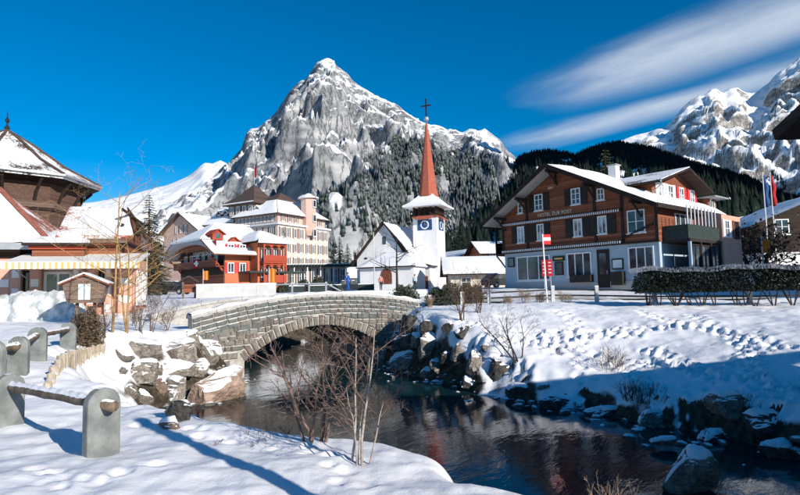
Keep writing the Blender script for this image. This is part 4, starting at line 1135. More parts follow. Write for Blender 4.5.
# ================================================================== RED CHALET HOTEL
def build_red():
    F = Frame(at(180, 293, 87), 45); f, s = F.front, F.side
    root = thing('red_chalet', 'red painted chalet with arched gable roof behind the bridge', 'chalet', F.o, F.rz)
    W = f(224, 270)[0]; ze = f(222, 255)[1]; c = W/2
    DEP = s(268, 270, W)[0]
    dz = s(249, 270, W)[0]
    OVr = 2.4; zh = f(192, 240.5, -OVr)[1]; yh = 2.2; zr = f(200, 227, yh)[1]
    MB().box(.3, W, 0, DEP, -1, ze+.4).build('wall', 'timber', root)
    xe = W+1.8; zl = ze-.25; k = (zr-ze-.6)/(W/2+.6); xh = c+(zr-zh)/k
    zp = lambda x: min(zh, zr-abs(x-c)*k)
    MB().prism([(.3, .02, ze+.38), (W, .02, ze+.38), (xh-.2, .02, zh-.2), (2*c-xh+.2, .02, zh-.2)], (0, DEP-2, 0)).build('gable', 'timber_dark', root)
    MB().box(.28, W+.02, -.03, -.005, 2.4, ze+.3).build('front_boards', 'timber_dark', root)
    for sg in (1, -1):
        q = lambda x: c+(x-c)*sg
        up4 = [(c, yh, zr), (q(xh), -OVr, zh), (q(xh), DEP+1, zh), (c, DEP+1, zr)]
        lo4 = [(q(xh), -OVr, zh), (q(W+.6), -OVr, ze+.6), (q(W+.6), DEP+1, ze+.6), (q(xh), DEP+1, zh)]
        ea4 = [(q(W+.6), -OVr, ze+.6), (q(xe), -OVr, zl+.25), (q(xe), DEP+1, zl+.25), (q(W+.6), DEP+1, ze+.6)]
        for n_, P4 in enumerate((up4, lo4, ea4)):
            slab(root, 'roof', 'timber', P4, .16)
            if sg > 0: snowsheet(root, P4, .22, seed=41+n_+sg)
            else: slab(root, 'roof_snow', 'snow_piece', [tuple(Vector(p)+Vector((0, 0, .2))) for p in P4], .18)
    slab(root, 'hip_roof', 'snow_piece', [(2*c-xh, -OVr-.1, zh+.16), (xh, -OVr-.1, zh+.16), (c, yh, zr+.16)], .3)
    # barrel-shaped eave: boarded front with an arched opening and a pale curved soffit behind it
    ra = W/2+.7; z_f = f(176, 259, -OVr)[1]; rb = zh-.45-z_f; n = 22
    arch = [(c-ra*math.cos(math.pi*i/n), z_f+rb*math.sin(math.pi*i/n)) for i in range(n+1)]
    m = MB(); ms = MB()
    for (x0, z0), (x1, z1) in zip(arch, arch[1:]):
        t0, t1 = max(z0+.05, zp(x0)-.1), max(z1+.05, zp(x1)-.1)
        m.hexa([(x0, -OVr+.02, z0), (x1, -OVr+.02, z1), (x1, -OVr+.16, z1), (x0, -OVr+.16, z0)], [(x0, -OVr+.02, t0), (x1, -OVr+.02, t1), (x1, -OVr+.16, t1), (x0, -OVr+.16, t0)])
        ms.hexa([(x0, -OVr+.17, z0), (x1, -OVr+.17, z1), (x1, -.04, z1), (x0, -.04, z0)], [(x0, -OVr+.17, z0+.08), (x1, -OVr+.17, z1+.08), (x1, -.04, z1+.08), (x0, -.04, z0+.08)])
    m.build('arched_verge', 'plaster_grey', root); ms.build('arched_soffit', 'plaster_grey', root)
    for sx in (.6, W-.3): MB().tube([(sx, -.02, ze-2.2), (sx, -1.0, ze-1.0), (sx, -1.9, ze-.3)], .14, 6).build('brace', 'red_wood', root)
    for z, n_ in ((.3, 0), (4.0, 6), (6.6, 5)):
        for i in range(n_):
            u = 1.2+(W-2.4)*(i+.5)/n_; window(root, 'front', -.03, u-.42, u+.42, z, z+1.5, (1, 0), .09, 'white_paint', 'glass', shut=.25, smat='shutter_brown')
    for i in range(4): window(root, 'front', .02, c-2.4+i*1.3, c-1.5+i*1.3, ze+.3, ze+1.3, (1, 0), .08, 'white_paint')
    for z in (3.6, 6.2):
        MB().box(.4, W, -1.2, -.035, z-.2, z-.02).build('balcony_floor', 'timber', root); MB().box(.4, W, -1.22, -1.12, z, z+.85).build('balcony_rail', 'timber', root)
    # sunny side: plastered red-orange block with arched loggias
    panel(root, 'side_wall', 'plaster_orange', 'side', W, .1, dz, 0, .08, -.9, ze+.2)
    for y in (dz*.25, dz*.72):
        for z in (2.6, 5.2): window(root, 'side', W+.08, y-.5, y+.5, z, z+1.4, (1, 0), .1, 'white_paint', 'glass', shut=.3, smat='shutter_red')
    bx = W+2.0; zt = s(255, 240, bx)[1]
    MB().box(W-4, bx, dz+.2, DEP+1.5, -1, zt-.3).build('tower_wall', 'plaster_orange', root)
    for lev, z in enumerate((1.3, 4.1)):
        y0, y1 = dz+.5, DEP+1.2
        MB().box(bx+.01, bx+1.1, y0, y1, z-.2, z).build('loggia_floor', 'red_wood', root); MB().box(bx+1.0, bx+1.1, y0, y1, z+.02, z+.9).build('loggia_rail', 'red_wood', root)
        for i in range(4):
            yy = y0+.1+(y1-y0-.2)*i/3; MB().box(bx+.92, bx+1.08, yy-.1, yy+.1, z+.9, z+2.55).build('loggia_post', 'red_wood', root)
        for i in range(3):
            yy = y0+.1+(y1-y0-.2)*(i+.5)/3; r_ = (y1-y0-.4)/6
            m = MB(); st = [(yy+r_*math.cos(math.pi*q/8), z+1.75+.6*math.sin(math.pi*q/8)) for q in range(9)]
            m.prism([(bx+.95, a, b) for a, b in st]+[(bx+.95, yy-r_, z+2.5), (bx+.95, yy+r_, z+2.5)], (.08, 0, 0)).build('loggia_arch', 'red_wood', root)
            window(root, 'side', bx, yy-.5, yy+.5, z+.1, z+2.0, (1, 0), .1, 'white_paint', 'glass', sill=False)
    # hipped roof of that block
    e = 1.6; X0, X1, Y0, Y1 = W-5, bx+e, dz-.6, DEP+2.6; rz_ = s(249, 229, W)[1]; xm = (X0+X1)/2-.4
    A, B, C, D = (X0, Y0, zt-.2), (X1, Y0, zt-.2), (X1, Y1, zt-.2), (X0, Y1, zt-.2); R0, R1 = (xm-1.5, (Y0+Y1)/2-.3, rz_), (xm+.4, (Y0+Y1)/2-.3, rz_)
    for q, P4 in enumerate(([A, B, R1, R0], [C, D, R0, R1])):
        slab(root, 'hip_roof', 'timber_dark', P4, .15); snowsheet(root, P4, .2, seed=51+q)
    slab(root, 'hip_roof', 'snow_piece', [B, C, R1], .3)
    # small red roof dormers
    for px, py in ((216, 233), (232, 241)):
        y_, z_ = s(px, py, W-2.2)
        P5 = [(W-1.6, y_-.8, z_-1.0), (W-1.6, y_+.8, z_-1.0), (W-1.6, y_+.8, z_-.2), (W-1.6, y_, z_+.4), (W-1.6, y_-.8, z_-.2)]
        dm = MB().prism(P5, (-2.4, 0, 0)).build('dormer', 'red_wood', root); panel(dm, 'dormer_window', 'glass', 'side', W-1.6, y_-.35, y_+.35, 0, .05, z_-.8, z_-.1)
        for sg in (-1, 1): slab(root, 'dormer_roof', 'red_wood', [(W-1.2, y_, z_+.55), (W-1.2, y_+sg*1.1, z_-.2), (W-4, y_+sg*1.1, z_-.2), (W-4, y_, z_+.55)], .1)
    # terrace canopy along the foot
    MB().box(W+.1, W+3.2, dz*.55, DEP+4.5, 2.5, 2.75).build('terrace_canopy', 'terrace_green', root)
    for i in range(6): MB().box(W+3.0, W+3.1, dz*.55+.2+i*2.6, dz*.55+.3+i*2.6, -.8, 2.5).build('canopy_post', 'black_metal', root)
    return root, F
build_red()

# ================================================================== PALE GRAND HOTEL
def build_pale():
    F = Frame(at(278, 290, 106), 31); f, s = F.front, F.side
    root = thing('grand_hotel', 'pale pink grand hotel with brown roofs and corner tower', 'hotel', F.o, F.rz)
    z0 = -1.5; zc = f(278, 224)[1]; zu = f(274.5, 213)[1]
    xl = f(176, 240)[0]; yr = s(328, 240)[0]
    LW = f(232, 230)[0]                                              # left end of the main block
    MB().box(LW, 0, 0, yr, z0, zc).build('wall', 'plaster_pale', root)
    MB().box(LW-.2, .5, -.5, yr+.5, zc, zc+.28).build('cornice', 'white_paint', root)
    slab(root, 'cornice_snow', 'snow_piece', [(LW-.2, -.55, zc+.34), (.55, -.55, zc+.34), (.55, yr+.5, zc+.34), (LW-.2, yr+.5, zc+.34)], .05)
    MB().box(LW+.3, -.6, .6, yr-.3, zc+.3, zu+.2).build('attic_wall', 'plaster_pink', root)
    ridge = f(262, 193, 6)[1]
    A, B, C, D = (LW-.5, -.3, zu), (.3, -.3, zu), (.3, yr+.5, zu), (LW-.5, yr+.5, zu)
    m_ = 4.2; zk = zu+(ridge-zu)*.62
    a, b, c, d = (LW+m_-1, m_, zk), (-m_, m_, zk), (-m_, yr-m_, zk), (LW+m_-1, yr-m_, zk)
    for q, P4 in enumerate(([A, B, b, a], [B, C, c, b], [C, D, d, c], [D, A, a, d])):
        slab(root, 'roof', 'roof_tile_brown', P4, .2)
        if q < 2: snowsheet(root, P4, .2, seed=61+q)
    ym = yr/2; e, g = (LW+m_+2, ym, ridge), (-m_-2.2, ym, ridge)
    for P4 in ([a, b, g, e], [c, d, e, g]): slab(root, 'upper_roof', 'roof_tile_brown', P4, .15)
    for P4 in ([b, c, g], [d, a, e]): slab(root, 'upper_roof', 'roof_tile_brown', P4, .15)
    # storeys of paired windows on the sunny face and single ones on the long face
    fh = (zc-1.0)/4.0
    for st in range(4):
        z = zc-1.0-fh*st-1.35
        for i in range(4):
            yc = yr*(i+.5)/4
            for dx in (-.85, .85):
                window(root, 'side', 0, yc+dx-.42, yc+dx+.42, z, z+1.9, (1, 0), .1, 'white_paint', 'glass', shut=.3 if st < 3 else None, smat='shutter_brown')
        for i in range(4):
            xc_ = LW*(i+.5)/4
            window(root, 'front', 0, xc_-.5, xc_+.5, z, z+1.9, (1, 0), .1, 'white_paint', 'glass', shut=.4, smat='shutter_brown')
    for i in range(7):
        yc = 1.2+(yr-2.4)*(i+.5)/7
        if i not in (3,): window(root, 'side', -.6, yc-.4, yc+.4, zc+.8, zu-.3, (1, 0), .09, 'white_paint', 'glass', shut=.24, smat='shutter_brown')
    n = 10
    for i in range(n):
        xc_ = LW+.8+(-LW-2.2)*(i+.5)/n; window(root, 'front', .6, xc_-.35, xc_+.35, zc+.8, zu-.3, (1, 0), .09, 'white_paint', 'glass', shut=.2, smat='shutter_brown')
    # bay turret on the sunny face
    ty = s(311, 210, .4)[0]; tz = s(311, 198.5, .4)[1]
    MB().lathe([(1.2, zc-1.6), (1.6, zc-.6), (1.6, tz)], (-.3, ty, 0), 8, math.pi/8).build('bay_turret', 'plaster_pink', root)
    MB().lathe([(2.3, tz), (2.1, tz+.25), (1.2, tz+.8), (.1, tz+1.2)], (-.3, ty, 0), 8, math.pi/8).build('turret_roof', 'roof_snowy_brown', root)
    for st in range(3):
        z = tz-1.9-st*3.0
        if z > 0: window(root, 'side', 1.33, ty-.5, ty+.5, z, z+1.5, (0, 0), .1, 'white_paint', 'glass')
    # square corner tower with pointed roof on the long side
    cx = f(243, 205, 1.5)[0]; tz = f(243, 204, 1.5)[1]; pk = f(243, 184.5, 3.5)[1]; hw = 3.6
    MB().box(cx-hw, cx+hw, 1, 1+2*hw, zu-.5, tz).build('tower_wall', 'timber_grey', root)
    MB().lathe([(hw*1.414+1.3, tz-.2), (hw*1.414+.9, tz+.35), (hw*.75, tz+(pk-tz)*.5), (.06, pk)], (cx, 1+hw, 0), 4, math.pi/4).build('tower_roof', 'roof_tile_brown', root)
    slab(root, 'tower_snow', 'snow_piece', [(cx-hw-1.0, -.1, tz-.02), (cx+hw+1.0, -.1, tz-.02), (cx+hw*.8, 1.2, tz+.75), (cx-hw*.8, 1.2, tz+.75)], .1)
    for i in range(4):
        u = cx-hw+.9+i*1.8; window(root, 'front', 1, u-.5, u+.5, zu+.6, tz-.5, (1, 0), .12, 'white_paint', 'glass', sill=False)
    pole = MB().tube([(cx, 1+hw, pk-.3), (cx, 1+hw, pk+4)], .07, 6).build('flagpole', 'grey_metal', root); MB().box(cx+.06, cx+.6, 1+hw-.02, 1+hw+.02, pk+1.4, pk+3.6).build('flag', 'flag_red', pole)
    # roof dormers on the long slope
    for px in (252, 259):
        u, z = f(px, 211, 1.8)
        P5 = [(u-.8, 1.4, z-1.0), (u+.8, 1.4, z-1.0), (u+.8, 1.4, z+.2), (u, 1.4, z+.9), (u-.8, 1.4, z+.2)]
        MB().prism(P5, (0, 3, 0)).build('dormer', 'timber_grey', root); window(root, 'front', 1.4, u-.45, u+.45, z-.7, z+.25, (1, 0), .1)
        for sg in (-1, 1): slab(root, 'dormer_roof', 'snow_piece', [(u, 1.0, z+1.15), (u+sg*1.15, 1.0, z+.2), (u+sg*1.15, 4.6, z+.2), (u, 4.6, z+1.15)], .14)
    # left wing with a gabled end
    g0, g1 = f(168, 240)[0], f(203, 240)[0]; ga = (g0+g1)/2; gzt = f(185, 213)[1]; gze = f(172, 232)[1]; wz = f(210, 224)[1]; wr = f(215, 207, 5)[1]
    MB().box(g1-.5, LW-.02, .8, 12, z0, wz).build('wing_wall', 'plaster_grey', root)
    P4 = [(g1-1, .2, wz-.1), (LW-.02, .2, wz-.1), (LW-.02, 6, wr), (g1-1, 6, wr)]; slab(root, 'wing_roof', 'roof_tile_brown', P4, .2); snowsheet(root, P4, .2, seed=71)
    slab(root, 'wing_roof', 'roof_tile_brown', [(g1-1, 6, wr), (LW-.02, 6, wr), (LW-.02, 8, wr+.9), (g1-1, 8, wr+.9)], .2)
    for i in range(6):
        u = g1+.8+(LW-g1-1.4)*(i+.5)/6; window(root, 'front', .8, u-.4, u+.4, wz-2.0, wz-.5, (1, 0), .1, 'white_paint', 'glass', shut=.2, smat='shutter_brown')
    for i in range(3):
        u = g1+1.5+(LW-g1-2.5)*(i+.5)/3; z = wz+(wr-wz)*.45
        P5 = [(u-.8, 2, z-1), (u+.8, 2, z-1), (u+.8, 2, z+.1), (u, 2, z+.9), (u-.8, 2, z+.1)]; MB().prism(P5, (0, 3, 0)).build('dormer', 'timber_dark', root)
        for sg in (-1, 1): slab(root, 'dormer_roof', 'snow_piece', [(u, 1.6, z+1.1), (u+sg*1.1, 1.6, z+.1), (u+sg*1.1, 4.6, z+.1), (u, 4.6, z+1.1)], .14)
        window(root, 'front', 2, u-.4, u+.4, z-.8, z+.1, (1, 0), .1)
    MB().prism([(g0, -1, z0), (g1, -1, z0), (g1, -1, gze), (ga, -1, gzt-.2), (g0, -1, gze)], (0, 12, 0)).build('gable_wing', 'plaster_pink', root)
    kk = (gzt-gze)/(ga-g0)
    for sg in (-1, 1):
        xe = ga+sg*((g1-g0)/2+.9); P4 = [(ga, -2, gzt), (xe, -2, gze-.9*kk), (xe, 11, gze-.9*kk), (ga, 11, gzt)]
        slab(root, 'gable_roof', 'roof_tile_brown', P4, .22)
        snowsheet(root, P4, .14, seed=75+sg)
    for st, (z, n_) in enumerate(((gze-3.4, 4), (gze-.6, 3))):
        for i in range(n_):
            u = ga+(i-(n_-1)/2)*1.45; window(root, 'front', -1, u-.42, u+.42, z, z+1.6, (1, 0), .1, 'white_paint', 'glass', shut=.2, smat='shutter_brown')
    MB().box(g0-.6, g1+.4, -2.2, -1.01, gze-4.6, gze-4.3).build('wing_balcony', 'white_paint', root)
    return root, F
build_pale()
def build_terrace():
    F = Frame(at(281, 288, 92), -12); f = F.front
    root = thing('terrace_pavilion', 'long low glazed terrace pavilion with dark roof beside the pale hotel', 'pavilion', F.o, F.rz)
    W = f(346, 280)[0]; zt = f(315, 264)[1]
    MB().box(0, W, .3, 7, -1, zt-.5).build('wall', 'plaster_cream', root)
    MB().box(-.8, W+.8, -1.2, 8, zt-.5, zt-.15).build('roof', 'terrace_green', root); slab(root, 'roof_snow', 'snow_piece', [(-.8, -1.2, zt), (W+.8, -1.2, zt), (W+.8, 8, zt), (-.8, 8, zt)], .14)
    m = MB(); x = -.8
    while x < W+.8: m.box(x, x+.22, -1.5, -1.22, zt-.42, zt-.1); x += .5
    m.build('rafter_ends', 'terrace_green', root)
    n = 9
    for i in range(n):
        u = W*(i+.5)/n; window(root, 'front', .3, u-.42, u+.42, .7, zt-.8, (1, 1), .1, 'white_paint', 'glass', shut=.14, smat='shutter_brown')
    for i in range(6): MB().box(W*i/5-.08, W*i/5+.08, -1.0, -.84, -1, zt-.5).build('post', 'white_paint', root)
build_terrace()
# ================================================================== SHINGLED PAVILION AND SHOP ON THE LEFT
def build_left():
    cx, cy = -25.2, 35.4
    zb = gz(-21, 32)
    root = thing('octagonal_pavilion', 'brown shingled eight sided pavilion under a snowy tent roof', 'pavilion', (cx, cy, zb))
    z = lambda px, py, Y: at(px, py, Y).z-zb
    ze = z(57, 175, 33.4); za = z(8, 130.5, 35.4); k8 = math.pi/8; rin = 4.9/math.cos(k8)
    MB().lathe([(rin*.80, -.5), (rin*.80, ze+.2)], (0, 0, 0), 8, k8).build('wall', 'shingle', root)
    MB().lathe([(rin*1.0, ze-.25), (rin*1.02, ze), (rin*.62, ze+1.15), (rin*.28, ze+2.5), (.12, za)], (0, 0, 0), 8, k8).build('roof', 'roof_snowy_brown', root)
    MB().lathe([(rin*.82, ze-.42), (rin*1.01, ze-.26), (rin*1.01, ze-.24)], (0, 0, 0), 8, k8).build('eave_boards', 'timber_dark', root)
    MB().lathe([(rin*1.0, ze-.1), (rin*1.045, ze-.1), (rin*1.045, ze+.02), (rin*1.0, ze+.02)], (0, 0, 0), 8, k8).build('gutter', 'grey_metal', root)
    for i in range(8):                                               # hips with ridge tiles
        t = k8+i*math.pi/4; c, s = math.cos(t), math.sin(t)
        MB().tube([(rin*1.02*c, rin*1.02*s, ze+.05), (rin*.62*c, rin*.62*s, ze+1.2), (rin*.28*c, rin*.28*s, ze+2.55), (0, 0, za+.03)], .1, 6).build('hip_ridge', 'roof_tile_brown', root)
    zm = z(57, 205, 32.5)
    MB().lathe([(rin*.82, zm-.12), (rin*.87, zm), (rin*.87, zm+.25), (rin*.82, zm+.4)], (0, 0, 0), 8, k8).build('moulding', 'timber_grey', root)
    for i in range(8):
        t = k8+i*math.pi/4+math.pi/8
        for q in (-.8, .8):
            x, y = rin*.8*.924*math.cos(t)-q*math.sin(t), rin*.8*.924*math.sin(t)+q*math.cos(t)
            MB().tube([(x, y, ze-1.6), (x*1.08, y*1.08, ze-.9), (x*1.22, y*1.22, ze-.35)], .09, 6).build('bracket', 'timber_dark', root)
    MB().lathe([(.06, za-.1), (.14, za+.05), (.16, za+.2), (.05, za+.35), (.05, za+.5), (.13, za+.6), (.13, za+.72), (.04, za+.85), (.02, za+1.3)], (0, 0, 0), 8).build('finial', 'black_metal', root)
    # shop wing in front
    F = Frame(at(-60, 318, 24.5), -16); f, s = F.front, F.side
    F.o.z = gz(-20, 27)-.05; z0 = -.6
    shop = thing('shop_wing', 'low shop wing with salmon pillars under stepped snowy roofs', 'shop', F.o, F.rz)
    W = f(132, 290)[0]; zt = f(100, 259)[1]
    MB().box(0, W, .6, 4.2, z0, zt+.1).build('back_wall', 'plaster_salmon', shop)
    for y_ in (1.1, 2.7): window(shop, 'side', W, y_, y_+1.0, .5, zt-.5, (1, 0), .1, 'white_paint', 'glass', name='shop_window')
    px = [(-20, 8), (8, 18), (27, 38), (70, 78), (85, 95), (103, 110), (117, 131)]
    for i, (a, b) in enumerate(px):
        u0, u1 = f(a, 290)[0], f(b, 290)[0]
        m = panel(shop, 'pillar', 'plaster_pink' if i % 2 else 'plaster_salmon', 'front', .6, u0, u1, .0, .35, z0, zt)
        n = 6
        for q in range(n): panel(m, 'quoin', 'plaster_white' if (q+i) % 2 else 'plaster_salmon', 'front', .25, u0+.06, u1-.06, .0, .03, .15+q*.42, .5+q*.42)
    a, b = f(40, 272)[0], f(69, 272)[0]
    dr = window(shop, 'front', .6, a, b, .05, zt-.55, (1, 0), .12, 'white_paint', 'glass', sill=False, name='shop_door')
    sg_ = panel(shop, 'shop_sign', 'white_paint', 'front', .6, a, b, .0, .06, zt-.48, zt-.1)
    for q in range(7): panel(sg_, 'sign_mark', 'shutter_dark', 'front', .54, a+.15+q*(b-a-.3)/7, a+.08+(q+1)*(b-a-.3)/7, .003, .02, zt-.42, zt-.18-.06*(q % 3 == 1))
    a, b = f(18, 272)[0], f(27, 272)[0]; window(shop, 'front', .6, a, b, .3, zt-.5, (0, 0), .1, 'beam_dark', 'glass', name='shop_window')
    a, b = f(96, 272)[0], f(102, 272)[0]; window(shop, 'front', .6, a, b, .5, zt-.5, (0, 0), .1, 'beam_dark', 'glass', name='shop_window')
    # awning with scalloped yellow and white valance
    ya = -2.3; zv = f(70, 261.5, ya)[1]; u0, u1 = f(2, 261, ya)[0], f(140, 261, ya)[0]
    slab(shop, 'awning', 'white_cloth', [(u0, ya, zv), (u1, ya, zv), (u1, .5, zv+.55), (u0, .5, zv+.55)], .05)
    n = 46
    for i in range(n):
        a = u0+(u1-u0)*i/n; b = u0+(u1-u0)*(i+1)/n; mid = (a+b)/2
        MB().prism([(a, ya-.02, zv-.02), (a, ya-.02, zv-.22), (mid-.06, ya-.02, zv-.31), (mid+.06, ya-.02, zv-.31), (b, ya-.02, zv-.22), (b, ya-.02, zv-.02)], (0, .02, 0)).build('valance_flap', 'yellow_cloth' if i % 2 else 'white_cloth', shop)
    for u in (u0+.1, (u0+u1)/2, u1-.1): MB().tube([(u, ya+.1, zv-.05), (u, .2, zv-.6)], .03, 6).build('awning_arm', 'grey_metal', shop)
    # fascias and stepped roofs
    a, b = f(32, 250, -.6)[0], f(84, 250, -.6)[0]; zf = f(60, 247, -.6)[1]
    MB().box(a, b, -.6, 5, zt+.1, zf).build('fascia', 'timber', shop); MB().box(a-.1, b+.1, -.75, -.62, zf-.1, zf+.18).build('fascia_board', 'red_wood', shop)
    rz_ = f(55, 233, 2.5)[1]; R4 = [(a-.3, -1.0, zf+.15), (b+.4, -1.0, zf+.15), (a+(b-a)*.55, 3.2, rz_+.4), (a+.3, 3.2, rz_+.4)]
    slab(shop, 'low_roof', 'timber_dark', R4, .12); snowsheet(shop, R4, .12, seed=81)
    # gabled roof on the right, tiles half bare
    C1, C2, C3 = .0, 3.4, 6.8
    ue0, ue1 = f(58, 236, C1)[0], f(114, 236, C1)[0]; ze_ = f(85, 236, C1)[1]; ur0, ur1 = f(70, 207, C2)[0], f(127, 207.5, C2)[0]; zr_ = f(100, 207, C2)[1]
    A4 = [(ue0, C1-.3, ze_), (ue1+.9, C1-.3, ze_), (ur1, C2, zr_), (ur0, C2, zr_)]
    B4 = [(ur0, C2, zr_), (ur1, C2, zr_), (ue1+.9, C3+.3, ze_), (ue0, C3+.3, ze_)]
    slab(shop, 'gable_roof', 'roof_snowy_red', A4, .16); slab(shop, 'gable_roof', 'roof_snowy_red', B4, .16)
    sn = [(ue0+.5, C1-.3, ze_), (ue1+.9, C1-.3, ze_), (ur1, C2, zr_), (ur0+1.0, C2, zr_)]
    snowsheet(shop, sn, .14, seed=83)
    MB().prism([(ue1+.2, C1+.2, zt), (ue1+.2, C3-.2, zt), (ue1+.2, C3-.2, ze_-.1), (ue1+.2, C2, zr_-.35), (ue1+.2, C1+.2, ze_-.1)], (-(ue1-ue0), 0, 0)).build('gable_wall', 'timber', shop)
    for i in range(3): MB().box(ue1+.22, ue1+.3, C1+.4, C3-.4, ze_-.2+i*.75, ze_-.08+i*.75).build('gable_beam', 'timber_dark', shop)
    for sg, yy in ((-1, C1-.3), (1, C3+.3)):
        MB().hexa([(ur1+.01, C2, zr_-.34), (ue1+.92, yy, ze_-.34), (ue1+.97, yy, ze_-.34), (ur1+.06, C2, zr_-.34)], [(ur1+.01, C2, zr_+.02), (ue1+.92, yy, ze_+.02), (ue1+.97, yy, ze_+.02), (ur1+.06, C2, zr_+.02)]).build('barge_board', 'timber_dark', shop)
    MB().box(ue0, ue1+.6, C1-.32, C1-.24, ze_-.34, ze_-.17).build('gutter', 'timber_grey', shop)
    # near hipped roof corner at the picture edge
    F2 = Frame(at(50, 262, 25.5), -16); F2.o.z = F.o.z; g = F2.front
    kio = thing('timber_kiosk', 'dark timber building with overhanging snowy eave at the left picture edge', 'building', F2.o, F2.rz)
    zk = g(50, 243)[1]
    MB().box(-9, -1.6, 1.2, 7, -.6, zk-.2).build('wall', 'timber_grey', kio)
    zk2 = zk+3.1
    P = [(-10, 0, zk), (0, 0, zk), (-3.6, 4.2, zk2), (-10, 4.2, zk2)]; slab(kio, 'roof', 'timber_dark', P, .2); snowsheet(kio, P, .14, seed=91)
    Q = [(0, 0, zk), (0, 8.4, zk), (-3.6, 4.2, zk2)]; slab(kio, 'roof', 'timber_dark', Q, .2); slab(kio, 'roof_tiles', 'roof_snowy_red', [tuple(Vector(p)+Vector((0, 0, .06))) for p in Q], .05)
    MB().tube([(0, 0, zk+.05), (-3.6, 4.2, zk2+.08)], .12, 6).build('hip_ridge', 'roof_tile_red', kio)
    MB().box(-10, .05, -.1, -.02, zk-.3, zk).build('gutter', 'grey_metal', kio); MB().box(-9, -1.4, .6, .75, zk-2.0, zk-1.85).build('beam', 'beam_dark', kio)
    MB().tube([(-.5, .1, zk-.2), (-.5, .3, zk-.6), (-.55, 1.0, zk-1.0)], .05, 6).build('downpipe', 'grey_metal', kio)
build_left()

# ================================================================== HOUSES BEHIND AND ON THE RIGHT
def simple_house(name, label, o, theta, W, D, ez, rz_, wallm, roofm='timber_dark', z0=-1.0, ridge='y', ov=.8, wins=(), snow=True, group=None, lower=None, seed=1):
    """gabled house; ridge along local y (gable to the front) or x"""
    F = Frame(o, theta); root = thing(name, label, 'house', F.o, F.rz, group)
    if ridge == 'y':
        MB().prism([(0, 0, z0), (W, 0, z0), (W, 0, ez), (W/2, 0, rz_-.15), (0, 0, ez)], (0, D, 0)).build('wall', wallm, root)
        k = (rz_-ez)/(W/2)
        S = [[(W/2, -ov, rz_), (-ov, -ov, ez-ov*k), (-ov, D+ov, ez-ov*k), (W/2, D+ov, rz_)], [(W/2, -ov, rz_), (W+ov, -ov, ez-ov*k), (W+ov, D+ov, ez-ov*k), (W/2, D+ov, rz_)]]
    else:
        MB().prism([(0, 0, z0), (0, D, z0), (0, D, ez), (0, D/2, rz_-.15), (0, 0, ez)], (W, 0, 0)).build('wall', wallm, root)
        k = (rz_-ez)/(D/2)
        S = [[(-ov, -ov, ez-ov*k), (W+ov, -ov, ez-ov*k), (W+ov, D/2, rz_), (-ov, D/2, rz_)], [(-ov, D+ov, ez-ov*k), (W+ov, D+ov, ez-ov*k), (W+ov, D/2, rz_), (-ov, D/2, rz_)]]
    for i, q in enumerate(S):
        slab(root, 'roof', roofm, q, .15)
        if snow: snowsheet(root, q, .18, seed=seed+i)
    if lower: MB().box(-.05, W+.05, -.05, D+.05, z0, lower[0]).build('base_wall', lower[1], root)
    for (fc, u0, u1, za, zb_, sh) in wins:
        window(root, fc, 0 if fc == 'front' else W, u0, u1, za, zb_, (1, 1), .09, 'white_paint', 'glass', shut=.3 if sh else None)
    return root, F
